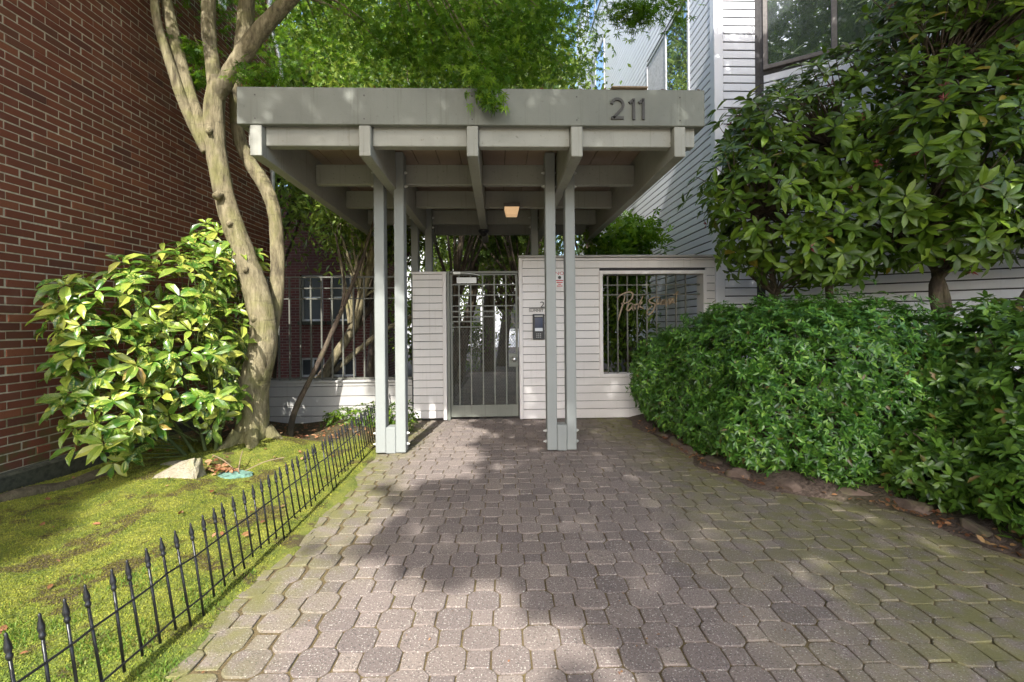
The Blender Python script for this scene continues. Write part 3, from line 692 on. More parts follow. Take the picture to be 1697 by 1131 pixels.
# low wall + railing, left
LWt = thing('low_wall', 'low grey board wall under the left railing', 'wall', (-2.4, 6.2, 0))
m_ = MB(); m_.box(-3.62, -1.165, 6.235, 6.36, -0.05, 0.54); part('core', m_, M['groove'], LWt)
siding_panel(LWt, -3.63, -1.165, -0.04, 0.53, 0.132, 6.205, M['lowsiding'])
m_ = MB(); m_.box(-3.64, -1.165, 6.185, 6.38, 0.534, 0.566, 0.006); part('cap', m_, M['lowsiding'], LWt)
RL = thing('railing', 'olive metal bar railing standing on the low left wall', 'railing', (-2.4, 6.28, 0.57))
for z, h in ((1.965, 0.010), (1.815, 0.008), (1.672, 0.008), (0.585, 0.010)):
    m_ = MB(); m_.box(-3.6, -1.165, 6.265, 6.295, z-h, z+h); part('rail', m_, M['rail'], RL)
for i in range(17):
    x = -3.545+i*0.1435; m_ = MB(); m_.box(x-0.010, x+0.010, 6.270, 6.290, 0.567, 1.972); part('bar', m_, M['rail'], RL)

# gate
GT = thing('gate', 'grey green metal bar gate with diamond mesh and kick plate', 'gate', (-0.2, 6.26, 0))
GX0, GX1, GY = -0.690, 0.288, 6.24
m_ = MB(); m_.box(GX0, GX0+0.040, GY-0.03, GY+0.09, 0.0, 2.03, 0.003); part('jamb', m_, M['gate'], GT)
m_ = MB(); m_.box(GX0+0.042, GX1, GY-0.02, GY+0.07, 2.0, 2.032, 0.003); part('head_rail', m_, M['gate'], GT)
x0, x1 = GX0+0.046, GX1-0.012
m_ = MB(); m_.box(x0, x0+0.026, GY, GY+0.035, 0.205, 1.985); part('stile', m_, M['gate'], GT)
m_ = MB(); m_.box(x1-0.03, x1, GY, GY+0.035, 0.205, 1.985); part('stile', m_, M['gate'], GT)
m_ = MB(); m_.box(x0, x1, GY-0.008, GY+0.03, 0.04, 0.203, 0.003); part('kick_plate', m_, M['fascia'], GT)
bars = [-0.524, -0.365, -0.202, -0.043, 0.116]
for x in bars: m_ = MB(); m_.box(x-0.009, x+0.009, GY+0.004, GY+0.024, 0.205, 1.99); part('bar', m_, M['gate'], GT)
for z, xe in ((1.985, x1), (1.850, x1), (1.705, x1), (1.558, x1), (1.482, bars[3]), (1.410, bars[3]), (1.345, bars[2]), (1.27, bars[2])):
    m_ = MB(); m_.box(x0+0.026, xe, GY+0.001, GY+0.022, z-0.008, z+0.008); part('cross_bar', m_, M['gate'], GT)
mm = MB(); cw, chh, wr = 0.036, 0.052, 0.0016
def wire(a, b):
    a = Vector(a); b = Vector(b); d = (b-a).normalized(); n_ = Vector((-d.z, 0, d.x))*wr; yy = Vector((0, wr, 0))
    V = [tuple(p+q) for p in (a, b) for q in (n_+yy, n_-yy, -n_-yy, -n_+yy)]
    mm.add(V, [(k, (k+1) % 4, 4+(k+1) % 4, 4+k) for k in range(4)])
nxm = int((x1-x0)/cw); 
for i in range(nxm):
    for j in range(27):
        xa = x0+0.01+i*cw; za = 0.205+j*chh
        lim = 1.545 if xa > bars[2]-0.01 else 1.262
        if za+chh > lim: continue
        for (p, q) in (((0, 0.5), (0.5, 1)), ((0.5, 1), (1, 0.5)), ((1, 0.5), (0.5, 0)), ((0.5, 0), (0, 0.5))):
            wire((xa+p[0]*cw, GY+0.03, za+p[1]*chh), (xa+q[0]*cw, GY+0.03, za+q[1]*chh))
part('mesh_screen', mm, M['rail'], GT, kind='stuff')
m_ = MB(); m_.box(0.148, x1+0.002, GY-0.008, GY+0.028, 0.72, 0.905, 0.003); lp = part('lock_plate', m_, M['gate'], GT)
m_ = MB(); m_.lathe([(0.040, 0), (0.040, 0.012), (0.028, 0.02), (0.026, 0.05), (0.012, 0.055)], 14, M4=Matrix.Translation((0.222, GY-0.008, 0.825)) @ Matrix.Rotation(R(90), 4, 'X')); part('knob', m_, M['chrome'], lp, True)
m_ = MB(); m_.box(-0.555, -0.285, GY-0.012, GY-0.004, 1.868, 1.947, 0.002); part('blank_plate', m_, M['white'], GT)
m_ = MB(); m_.box(-0.60, -0.50, GY-0.06, GY-0.021, 1.985, 2.02, 0.004); m_.tube([(-0.52, GY-0.05, 2.005), (-0.36, GY-0.07, 1.995), (-0.24, GY-0.03, 1.972)], 0.006, 6); part('closer', m_, M['bolt'], GT)

# signs on the wall
def text_mesh(body, size, ext, mat, align='LEFT'):
    c = bpy.data.curves.new('t', 'FONT'); c.body = body; c.size = size; c.extrude = ext; c.align_x = align
    o = bpy.data.objects.new('t', c); COL.objects.link(o); dg = bpy.context.evaluated_depsgraph_get(); dg.update()
    me = bpy.data.meshes.new_from_object(o.evaluated_get(dg)); bpy.data.objects.remove(o); bpy.data.curves.remove(c)
    me.materials.clear(); me.materials.append(mat); return me
FACE = Matrix.Rotation(R(90), 4, 'X')
def text_part(name, body, size, ext, mat, parent, loc, align='LEFT', bold=1.0):
    me = text_mesh(body, size, ext, mat, align); me.name = name
    return inst(name, me, parent, Matrix.Translation(loc) @ FACE @ Matrix.Diagonal((bold, 1, 1, 1)))
ic = thing('intercom', 'black door intercom with blue screen on the siding beside the right post', 'intercom', (0.555, 6.19, 1.09))
m_ = MB(); m_.box(0.477, 0.636, 6.168, 6.199, 1.09, 1.438, 0.005); part('housing', m_, M['darkplastic'], ic)
def screen_mat():
    n = NT('intercom_screen'); z = n.xyz(2); f = n.math('DIVIDE', n.math('SUBTRACT', z, 1.20), 0.20)
    col = n.ramp(f, [(0.0, (0.80, 0.82, 0.88)), (0.235, (0.75, 0.78, 0.85)), (0.245, (0.03, 0.045, 0.10)), (0.9, (0.06, 0.08, 0.15)), (1, (0.02, 0.02, 0.03))])
    n.n[-1]; return n.done(n.princ(col, 0.15))
m_ = MB(); m_.box(0.505, 0.610, 6.163, 6.1675, 1.205, 1.392, 0.001); part('screen', m_, screen_mat(), ic)
m_ = MB(); m_.box(0.50, 0.612, 6.164, 6.1675, 1.405, 1.416, 0.001); part('name_strip', m_, M['white'], ic)
for i in range(3):
    for j in range(3): m_ = MB(); m_.box(0.525+i*0.025, 0.537+i*0.025, 6.163, 6.1675, 1.118+j*0.022, 1.13+j*0.022, 0.001); part('key', m_, M['conduit'], ic)
nsg = thing('address_sign', 'dark numerals over a bar and street name on the siding above the intercom', 'sign', (0.58, 6.19, 1.5))
text_part('numeral', '211', 0.115, 0.004, M['numeral'], nsg, (0.578, 6.192, 1.528), bold=1.15)
m_ = MB(); m_.box(0.43, 0.78, 6.188, 6.198, 1.512, 1.520); part('bar', m_, M['numeral'], nsg)
text_part('lettering', 'SUMMIT AVE', 0.055, 0.003, M['numeral'], nsg, (0.425, 6.192, 1.468), bold=1.02)
ns = thing('warning_sign', 'white and red warning sign between the right twin posts', 'sign', (0.85, 6.19, 1.9))
m_ = MB(); m_.box(0.775, 0.925, 6.190, 6.197, 1.80, 2.03, 0.001); part('plate', m_, M['white'], ns)
text_part('lettering', 'NO', 0.062, 0.001, M['red'], ns, (0.85, 6.188, 1.972), 'CENTER', 1.3)
m_ = MB(); m_.lathe([(0.022, 0), (0.022, 0.003)], 12, M4=Matrix.Translation((0.85, 6.1895, 1.935)) @ FACE); part('camera_symbol', m_, M['numeral'], ns)
for i, (w_, z) in enumerate(((0.10, 1.893), (0.085, 1.868), (0.04, 1.843), (0.075, 1.818))):
    m_ = MB(); m_.box(0.85-w_/2, 0.85+w_/2, 6.1875, 6.1896, z-0.006, z+0.006); part('print_line', m_, M['red'], ns)

# "Park Summit" script sign
PS = thing('script_sign', 'tan script lettering Park Summit fixed to the bars in the wall opening', 'sign', (2.1, 6.25, 1.6))
def script(strokes, ox, oz, sc, name):
    mb = MB()
    for st in strokes:
        p = [(ox+q.x*sc, oz+q.z*sc) for q in spline([(a, 0, b) for a, b in st], 5)]; n_ = len(p)
        w0 = 0.007 if p[0][0] > 2.28 else 0.014
        mb.ribbon(p, [w0+0.006*math.sin(math.pi*i/(n_-1)) for i in range(n_)], 6.255, 0.018)
    part(name, mb, M['bronze'], PS)
# crop coordinates: x 290..1180, y(down) 270..690 ; 1 unit = 8.485 px ; px*(6.25/754)
U = 6.25/754/8.485
def sk(pts): return [((x-290)*U, (690-y)*U) for x, y in pts]
ox, oz = 1.655, 1.335
letters = {
 'letter_p': [sk([(300, 380), (320, 340), (400, 295), (470, 280), (515, 300), (510, 350), (470, 410), (400, 440), (345, 445)]), sk([(405, 330), (385, 420), (350, 530), (325, 610), (305, 680)])],
 'letter_a': [sk([(515, 450), (480, 440), (450, 470), (430, 520), (450, 545), (490, 510), (520, 460), (510, 520), (530, 540)])],
 'letter_r': [sk([(540, 450), (545, 500), (550, 530)]), sk([(545, 490), (560, 460), (590, 450)])],
 'letter_k': [sk([(665, 335), (630, 410), (600, 480), (590, 530)]), sk([(660, 420), (620, 460), (610, 475), (640, 500), (675, 520)])],
 'letter_s': [sk([(900, 360), (850, 355), (790, 370), (750, 405), (780, 440), (830, 450), (830, 500), (800, 560), (750, 600), (720, 580), (740, 530), (800, 480)])],
 'letter_u': [sk([(870, 380), (860, 430), (875, 460), (900, 420), (915, 375), (905, 440), (925, 465)])],
 'letter_m': [sk([(925, 465), (940, 400), (945, 460), (965, 390), (968, 460), (990, 385), (995, 490)])],
 'letter_m2': [sk([(1000, 480), (1040, 370), (1035, 470), (1065, 370), (1062, 460), (1090, 365), (1090, 450)])],
 'letter_i': [sk([(1110, 360), (1105, 420), (1120, 450)])],
 'letter_t': [sk([(1165, 270), (1145, 360), (1140, 440)]), sk([(1100, 330), (1150, 300), (1180, 280)])]}
for nm, st in letters.items(): script(st, ox, oz, 1.0, nm.replace('2', ''))

# ================================================================== ENTRY CANOPY
CN = thing('entry_canopy', 'grey green timber entry canopy on twin posts over the paved path', 'canopy', (-0.2, 5.5, 0))
YF, YB = 3.71, 7.6
m_ = MB(); m_.box(-2.075, 1.727, YF, YF+0.05, 2.925, 3.225, 0.005); part('fascia', m_, M['fascia'], CN)
m_ = MB(); m_.box(-2.075, 1.727, YB, YB+0.05, 2.925, 3.225, 0.005); part('fascia', m_, M['fascia'], CN)
for xa in (-2.075, 1.677): m_ = MB(); m_.box(xa, xa+0.05, YF+0.052, YB-0.002, 2.927, 3.223, 0.005); part('side_fascia', m_, M['fascia'], CN)
RX = [-1.93, -1.063, -0.193, 0.663, 1.519]
for x in RX: m_ = MB(); m_.box(x-0.047, x+0.047, YF+0.006, YB+0.04, 2.675, 2.922, 0.005); part('rafter', m_, M['beam'], CN)
for x in RX: m_ = MB(); m_.box(x-0.044, x+0.044, YF+0.053, YB-0.003, 2.9235, 3.06, 0.002); part('rafter_upper', m_, M['beam'], CN)
for y in (3.78, 4.80, 5.74, 6.70, 7.46):
    for a, b in zip([-2.02]+RX, RX+[1.67]):
        x_a = a+(0.049 if a in RX else 0); x_b = b-(0.049 if b in RX else 0)
        m_ = MB(); m_.box(x_a, x_b, y, y+0.085, 2.778, 2.985, 0.005); part('purlin', m_, M['beam'], CN)
k = 0; x = -2.02
while x < 1.6:
    w_ = min(0.235, 1.672-x); m_ = MB(); m_.box(x, x+w_-0.006, YF+0.054, YB-0.004, 3.062, 3.085, 0.002); part('deck_board', m_, M['deck'], CN); x += 0.235
m_ = MB(); m_.box(-2.02, 1.674, YF+0.054, YB-0.004, 3.088, 3.12, 0.004); part('sun_block_sheet', m_, M['concrete'], CN)  # unseen sheet added to stop sun slits between the deck boards
for cx, top in ((-1.09, 0), (0.648, 0)):
    for yy in (4.63, 6.60):
        for s in (-1, 1):
            xa = cx+s*0.0985+ (0.0 if s > 0 else 0.0)
            x_0, x_1 = (cx-0.152, cx-0.050) if s < 0 else (cx+0.050, cx+0.150)
            m_ = MB(); m_.box(x_0, x_1, yy, yy+0.14, 0.012 if yy < 6 else -0.01, 3.055, 0.006); part('post', m_, M['post'], CN)
        m_ = MB(); m_.box(cx-0.0485, cx+0.0485, yy-0.004, yy+0.142, 0.006, 0.27, 0.006); part('spacer_block', m_, M['post'], CN)
        for zz in (0.09, 0.2, 2.72, 2.86):
            m_ = MB(); m_.tube([(cx-0.185, yy+0.055, zz), (cx+0.18, yy+0.055, zz)], 0.0085, 8)
            for e in (-1, 1): m_.tube([(cx+e*0.152, yy+0.055, zz), (cx+e*0.168, yy+0.055, zz)], 0.016, 6)
            part('bolt', m_, M['bolt'], CN)
def f6(): return (rnd.uniform(-2.05, 1.7), YF+rnd.uniform(0.005, 0.045), 3.228+rnd.random()*0.008)
litter_jobs = [('fallen_leaves', 90, f6, 'brown leaf debris lying along the top of the canopy fascia', (0.012, 0.04))]
for x in (-1.93, -1.063, -0.193, 0.663, 1.519):
    for z in (2.97, 3.16): m_ = MB(); m_.lathe([(0.006, 0), (0.006, 0.003)], 8, M4=Matrix.Translation((x, YF-0.0005, z)) @ Matrix.Rotation(R(90), 4, 'X')); part('nail', m_, M['numeral'], CN)
# 211 on the fascia
HN = thing('house_number', 'dark metal numerals 211 at the right end of the canopy fascia', 'number', (1.15, 3.7, 2.97))
def px_fascia(px, py): # only used once to lay the strokes out in metres on the fascia
    return ((px-824.9)*0.004905-0.005, 2.985+(200-py)*0.00492)
def digit(name, strokes):
    mb = MB()
    for st in strokes: mb.ribbon(st, 0.0215, 3.694, 0.013)
    for st in strokes:
        for e in (st[0], st[-1]): pass
    part(name, mb, M['numeral'], HN)
def arc(cx, cz, r, a0, a1, n=12): return [(cx+r*math.cos(R(a0+(a1-a0)*i/n)), cz+r*math.sin(R(a0+(a1-a0)*i/n))) for i in range(n+1)]
nx0, nz0, nh = 0.951, 2.972, 0.172
digit('digit', [arc(nx0+0.045, nz0+nh-0.052, 0.048, 170, -38)+[(nx0+0.010, nz0+0.012)], [(nx0-0.006, nz0+0.0135), (nx0+0.096, nz0+0.0135)]])
for dx in (0.150, 0.230): digit('digit', [[(nx0+dx+0.030, nz0), (nx0+dx+0.030, nz0+nh)], [(nx0+dx+0.027, nz0+nh-0.012), (nx0+dx-0.006, nz0+nh-0.036)]])
m_ = MB(); m_.box(nx0-0.005, nx0+0.295, YF-0.03, YF+0.02, 3.2265, 3.238, 0.002); tag(part('number_lamp_bar', m_, M['bronze'], None), 'thin rusty bar on top of the fascia above the numerals', 'bar')
# ceiling lamp and dark dome under the canopy
CL = thing('ceiling_lamp', 'square ceiling lamp with amber glass under the canopy', 'lamp', (0.18, 5.6, 2.7))
m_ = MB(); m_.box(0.085, 0.285, 5.52, 5.735, 2.735, 2.777, 0.004); part('base', m_, M['brownframe'], CL)
n = NT('lamp_glass'); mm_ = n.done(n.princ((0.75, 0.48, 0.26), 0.35, **{'Emission_Color': (1.0, 0.62, 0.32, 1), 'Emission_Strength': 0.15}))
m_ = MB(); m_.add([(0.095, 5.53, 2.733), (0.275, 5.53, 2.733), (0.275, 5.725, 2.733), (0.095, 5.725, 2.733), (0.118, 5.55, 2.645), (0.252, 5.55, 2.645), (0.252, 5.705, 2.645), (0.118, 5.705, 2.645)],
  [(0, 1, 2, 3), (7, 6, 5, 4), (0, 4, 5, 1), (1, 5, 6, 2), (2, 6, 7, 3), (3, 7, 4, 0)]); part('shade', m_, mm_, CL)
DC = thing('dome_camera', 'small black dome camera hanging under the middle canopy beam', 'camera', (-0.193, 6.62, 2.6))
m_ = MB(); m_.lathe([(0.075, 0.0), (0.078, -0.02), (0.06, -0.045)], 16, (-0.193, 6.62, 2.674)); part('mount', m_, M['darkplastic'], DC, True)
m_ = MB(); m_.lathe([(0.052, -0.0455), (0.048, -0.065), (0.03, -0.085), (0.008, -0.093)], 14, (-0.193, 6.62, 2.674)); part('dome', m_, M['black'], DC, True)

# ================================================================== PICKET EDGING FENCE
PF = thing('picket_edging', 'low black wire picket edging leaning along the mossy lawn', 'fence', (-1.33, 3.5, 0))
def fence_pt(y): return (-1.325-0.02*math.sin(y*1.4)-0.03*max(0, 1.9-y), y)
LEAN = -0.15
fin = MB(); fin.lathe([(0.0045, -0.01), (0.0088, 0.0), (0.0088, 0.008), (0.0062, 0.011), (0.0100, 0.022), (0.0094, 0.032), (0.0040, 0.060), (0.0048, 0.066), (0.0015, 0.073)], 8); fin_me = fin.mesh('finial', M['black'], True)
i = 0; y = 0.95; prev = []
while y < 5.95:
    x, yy = fence_pt(y); gz = lawn_z(x, yy); dl = rnd.gauss(0, 0.012); dl2 = rnd.gauss(0, 0.016)
    lx = LEAN+dl; top = Vector((x+0.345*lx, yy+0.345*dl2, gz+0.345)); deep = (i % 10) in (3, 4)
    zb = -0.03 if deep else 0.045+rnd.uniform(-0.01, 0.02)
    m_ = MB(); m_.tube([(x+zb*lx, yy+zb*dl2, gz+zb), tuple(top)], 0.0050, 7); pk = part('picket', m_, M['black'], PF, True)
    ax = Vector((lx, dl2, 1)).normalized(); q = Vector((0, 0, 1)).rotation_difference(ax).to_matrix().to_4x4()
    inst('finial', fin_me, pk, Matrix.Translation(top) @ q)
    prev.append((Vector((x+0.27*lx, yy+0.27*dl2, gz+0.27)), Vector((x+0.085*lx, yy+0.085*dl2, gz+0.085)))); i += 1; y += 0.081
for k in (0, 1): m_ = MB(); m_.tube([p[k]+Vector((0.007, 0, 0)) for p in prev], 0.0045, 6); part('rail', m_, M['black'], PF, True)

# ================================================================== ROCKS, LID, ROOTS, EDGING
def rock_mesh(seed, sx, sy, sz, n=2):
    import bmesh
    b = bmesh.new(); bmesh.ops.create_icosphere(b, subdivisions=n+1, radius=1); r_ = random.Random(seed)
    pl = [(Vector((r_.gauss(0, 1), r_.gauss(0, 1), r_.gauss(0, 0.8))).normalized(), r_.uniform(0.55, 0.85)) for _ in range(14)]
    for v in b.verts:
        for nn, d in pl:
            e = v.co.dot(nn)-d
            if e > 0: v.co -= nn*e
        v.co += Vector((r_.gauss(0, 1), r_.gauss(0, 1), r_.gauss(0, 1)))*0.008
        v.co = Vector((v.co.x*sx, v.co.y*sy, v.co.z*sz))
    me = bpy.data.meshes.new('rock'); b.to_mesh(me); b.free(); return me
def place(name, me, mat, loc, rot, label, cat, group=None):
    me.materials.append(mat); o = link(name, me); o.location = loc; o.rotation_euler = rot; return tag(o, label, cat, group)
import bmesh
def wedge():
    V = [(-0.24, -0.09, 0), (0.20, -0.10, 0), (0.23, 0.05, 0), (-0.20, 0.12, 0), (-0.20, -0.05, 0.035), (0.06, -0.07, 0.155), (0.165, -0.05, 0.205), (0.21, 0.03, 0.19), (0.02, 0.08, 0.15), (-0.15, 0.06, 0.05), (0.22, -0.075, 0.07)]
    b = bmesh.new(); vs = [b.verts.new(v) for v in V]; bmesh.ops.convex_hull(b, input=vs); bmesh.ops.triangulate(b, faces=b.faces[:]); bmesh.ops.subdivide_edges(b, edges=b.edges[:], cuts=3, use_grid_fill=True, fractal=0.0)
    r_ = random.Random(3)
    for v in b.verts: v.co += Vector((r_.gauss(0, 1), r_.gauss(0, 1), r_.gauss(0, 1)))*0.0035
    me = bpy.data.meshes.new('rock'); b.to_mesh(me); b.free(); return me
place('rock', wedge(), M['rock'], (-2.69, 3.84, 0.015), (0, 0, R(8)), 'pale wedge shaped rock lying on the moss near the tree', 'rock')
place('rock', rock_mesh(5, 0.22, 0.16, 0.10), M['rock'], (-2.86, 4.12, 0.03), (0, 0, 0.4), 'flat mossy rock half hidden behind the wedge rock', 'rock')
lid = MB(); pts = [(0.14*math.cos(a)*(1+0.12*math.sin(3*a+1)), 0.085*math.sin(a)*(1+0.15*math.cos(4*a)), 0.018) for a in [2*math.pi*k/22 for k in range(22)]]
lid.add([(0, 0, 0.024)]+pts+[(p[0]*1.03, p[1]*1.03, -0.02) for p in pts], [(0, 1+k, 1+(k+1) % 22) for k in range(22)]+[(1+k, 23+k, 23+(k+1) % 22, 1+(k+1) % 22) for k in range(22)])
o = link('valve_lid', lid.mesh('valve_lid', M['lid'])); o.location = (-2.27, 3.97, lawn_z(-2.27, 3.97)); tag(o, 'faded teal valve lid sunk in the moss beside the wedge rock', 'lid')
tw = MB()
for a, b, dr_ in (((-2.28, 4.02, .05), (-2.62, 4.25, .13), 'leaning left towards the rock'), ((-2.25, 4.0, .05), (-2.35, 4.25, .16), 'standing nearly upright'), ((-2.2, 4.02, .05), (-1.95, 4.2, .11), 'leaning right towards the fence')): 
    m_ = MB(); m_.tube(spline([a, ((a[0]+b[0])/2, (a[1]+b[1])/2, (a[2]+b[2])/2+0.02), b], 4), 0.004, 5); o = link('twig', m_.mesh('twig', M['bronze'])); tag(o, 'thin dry straw coloured twig beside the teal lid '+dr_, 'twig', 'twigs by the lid')
rt = MB(); rt.tube(spline([(-3.72, 3.05, 0.0), (-3.62, 3.2, 0.05), (-3.5, 3.45, 0.085), (-3.42, 3.7, 0.05), (-3.36, 3.95, 0.07), (-3.3, 4.2, 0.0)], 5), lerps([0.03, 0.045, 0.05, 0.04, 0.045, 0.02], 26), 10, 0.1); o = link('surface_root', rt.mesh('surface_root', M['bark2'], True)); tag(o, 'mossy surface root curving along the brick wall footing', 'root')
eds = [(1.93, 5.15), (1.93, 4.85), (1.95, 4.5), (2.0, 4.1), (2.06, 3.75), (2.28, 3.45), (2.62, 3.27), (2.86, 3.02), (2.93, 2.66), (2.96, 2.3), (3.0, 1.92)]
for i, (x, y) in enumerate(eds):
    me = rock_mesh(40+i, rnd.uniform(0.08, 0.11), rnd.uniform(0.14, 0.19), rnd.uniform(0.055, 0.08))
    nxt = eds[min(i+1, len(eds)-1)]; prv = eds[max(i-1, 0)]
    lab = ('%s edging stone of the planting bed counted from the wall' % ['first', 'second', 'third', 'fourth', 'fifth', 'sixth', 'seventh', 'eighth', 'ninth', 'tenth', 'eleventh'][i])
    place('edging_stone', me, M['edging'], (x-0.03, y, 0.012), (0, 0, math.atan2(-(nxt[0]-prv[0]), nxt[1]-prv[1])), lab, 'stone', 'stones edging the planting bed')

# fallen leaves
def litter(name, n, fx, label, s=(0.025, 0.06)):
    P = np.array([fx() for _ in range(n)]); D = rng.normal(size=(n, 3)); D[:, 2] *= 0.25; N = rng.normal(size=(n, 3))*0.35; N[:, 2] += 1
    L = rng.uniform(*s, n); o = link(name, leaves_mesh(name, P, D, N, L, L*0.55, M['leafdry'], T_LEAF)); o['kind'] = 'stuff'; tag(o, label, 'leaves')
for jb in litter_jobs: litter(*jb)
def f1():
    while True:
        y = rnd.uniform(1.0, 5.9); x = bed_x(y)+abs(rnd.gauss(0, 0.16))-0.08
        if x > 1.6: return (x, y, 0.02+0.10*max(0, min(1, (x-bed_x(y))/0.35))+0.008)
litter('fallen_leaves', 800, f1, 'dry brown leaves scattered along the hedge bed edge', (0.015, 0.055))
def f2():
    x = rnd.uniform(-3.6, -1.4); y = 5.2+rnd.random()*0.95; return (x, y, lawn_z(x, y)+0.012)
litter('fallen_leaves', 500, f2, 'brown leaf litter in the shade before the low wall', (0.02, 0.07))
def f3():
    x = rnd.uniform(-3.6, -1.4); y = rnd.uniform(1.3, 5.2); return (x, y, lawn_z(x, y)+0.016)
litter('fallen_leaves', 150, f3, 'few dry leaves scattered on the mossy lawn', (0.008, 0.06))
def f4():
    x = rnd.gauss(-2.42, 0.08); y = rnd.gauss(4.05, 0.06); return (x, y, lawn_z(x, y)+0.02+rnd.random()*0.03)
litter('fallen_leaves', 70, f4, 'small heap of curled brown leaves between wedge rock and teal lid', (0.03, 0.07))
def f5():
    while True:
        x = rnd.uniform(-1.2, 2.7); y = rnd.uniform(1.6, 6.0)
        if x < bed_x(y): return (x, y, 0.004)
litter('petals', 130, f5, 'tiny pale petals and seeds strewn over the pavers', (0.006, 0.018))

# ================================================================== VEGETATION
def twig_mesh(mb, base, tips, r0=0.012, k=0.5, seed=0, fork=None):
    rr = random.Random(seed)
    for t in tips:
        b = Vector(base) if fork is None else Vector(fork(t)); t = Vector(t); m1 = b.lerp(t, 0.5)+Vector((rr.gauss(0, 1), rr.gauss(0, 1), rr.gauss(0, 0.6)))*0.08*(t-b).length
        mb.tube(spline([b, m1, t], 3), lerps([r0, r0*0.7, r0*0.3], 7), 5, caps=False)

# --- aucuba
AU = thing('aucuba_shrub', 'sunlit yellow spotted aucuba shrub against the brick wall', 'shrub', (-2.95, 4.55, 0.05))
ab = [(-3.22, 3.72, 1.42, .34, .30, .30), (-3.17, 3.85, 1.05, .36, .32, .28), (-3.04, 4.15, 1.6, .42, .36, .34), (-2.97, 4.98, 1.95, .42, .34, .40), (-2.90, 4.30, 1.15, .46, .40, .38), (-3.14, 3.85, .64, .34, .30, .26), (-2.90, 4.22, .70, .40, .32, .28), (-2.88, 4.95, 1.25, .34, .30, .50), (-3.12, 3.78, .36, .24, .2, .18), (-2.76, 4.45, .58, .24, .24, .24), (-3.32, 3.70, .85, .2, .2, .16), (-2.98, 4.95, 2.22, .22, .2, .2), (-3.1, 4.6, 1.75, .4, .35, .35)]
aP, aN = blob_points(ab, 42, 0.35, 0.08, 7)
ok = (aP[:, 2] > 0.14) & (aP[:, 0] > -3.68+0.0334*(aP[:, 1]-3.57)); aP, aN = aP[ok], aN[ok]
aA = unit(aN*0.55+np.array([0.15, -0.35, 0.65]))
lP, lD, lN, lL = rosettes(aP, aA, 6, 0.120, 0.30, 0.18, 4, 0.32)
stem = MB(); twig_mesh(stem, (-2.85, 4.62, 0.0), [tuple(p-a*0.01) for p, a in zip(aP[::4], aA[::4])], 0.006, seed=2, fork=lambda t: (-2.85+(t[0]+2.85)*0.35, 4.62+(t[1]-4.62)*0.35, max(0.05, t[2]*0.45)))
for dx, dy in ((-0.1, -0.05), (0.05, 0.0), (-0.25, -0.15), (0.12, -0.1), (-0.3, -0.3)): stem.tube(spline([(-2.85+dx*0.4, 4.62+dy*0.4, 0), (-2.85+dx, 4.62+dy, 0.35), (-2.88+dx*1.9, 4.57+dy*1.9, 0.9)], 4), lerps([0.02, 0.014, 0.01], 9), 7)
part('stems', stem, plain('green_stem', (0.09, 0.12, 0.03), 0.6), AU, True)
split_leaves(AU, lP, lD, lN, lL, 0.42, M['aucuba'], T_AUC, 300, 'foliage')

# --- hedges
def hedge(root, blobs, dens, per, L, wl, mat, seed, tmpl, single, zmin=0.03, core_c=(0.01, 0.02, 0.006)):
    P, N = blob_points(blobs, dens, 0.28, 0.055, seed); ok = P[:, 2] > zmin; P, N = P[ok], N[ok]
    A = unit(N+np.array([0, 0, 0.35])+np.random.default_rng(seed).normal(size=P.shape)*0.28)
    lP, lD, lN, lL = rosettes(P, A, per, L, 0.42, 0.12, seed+1, 0.25)
    split_leaves(root, lP, lD, lN, lL, wl, mat, tmpl, single, 'foliage')
    st = MB(); rr = random.Random(seed)
    for b in blobs:
        for _ in range(5):
            x, y = b[0]+rr.uniform(-.4, .4)*b[3], b[1]+rr.uniform(-.4, .4)*b[4]; st.tube(spline([(x, y, 0.04), (x+rr.gauss(0, .06), y+rr.gauss(0, .06), b[2]*0.6), (x+rr.gauss(0, .16), y+rr.gauss(0, .16), b[2]+b[5]*0.7)], 3), lerps([0.012, 0.01, 0.004], 7), 5)
        inner = [P[j] for j in rr.sample(range(len(P)), 12)]
        for t in inner:
            if np.linalg.norm(t-np.array(b[:3])) < 0.9: st.tube([tuple(b[:3]), tuple(t)], [0.006, 0.003], 4)
    part('stems', st, M['bark2'], root)
H1 = thing('hedge', 'rounded glossy green small leaved hedge beside the path in front of the wall', 'hedge', (2.6, 4.6, 0))
h1 = [(1.95, 5.68, .60, .25, .3, .48), (2.16, 4.50, .32, .33, .5, .33), (2.30, 3.85, .32, .40, .36, .33), (2.72, 3.48, .32, .45, .28, .33), (2.06, 5.2, .34, .28, .45, .34), (2.04, 5.62, .62, .33, .36, .52), (2.30, 5.62, .60, .48, .42, .58), (2.45, 5.15, .70, .55, .55, .70), (2.62, 4.60, .74, .68, .6, .74), (2.85, 4.10, .72, .82, .6, .74), (3.3, 4.7, .82, .75, .7, .70), (2.62, 3.92, .50, .62, .48, .52), (3.20, 3.75, .70, .7, .5, .76), (2.32, 4.75, .42, .42, .65, .42), (3.15, 3.55, .45, .55, .4, .44), (2.95, 5.3, .85, .6, .5, .62)]
hedge(H1, h1, 640, 8, 0.053, 0.35, M['hedge'], 21, T_LAN, 300)
H2 = thing('hedge', 'looser broad leaved hedge at the far right edge of the path', 'hedge', (3.7, 2.6, 0))
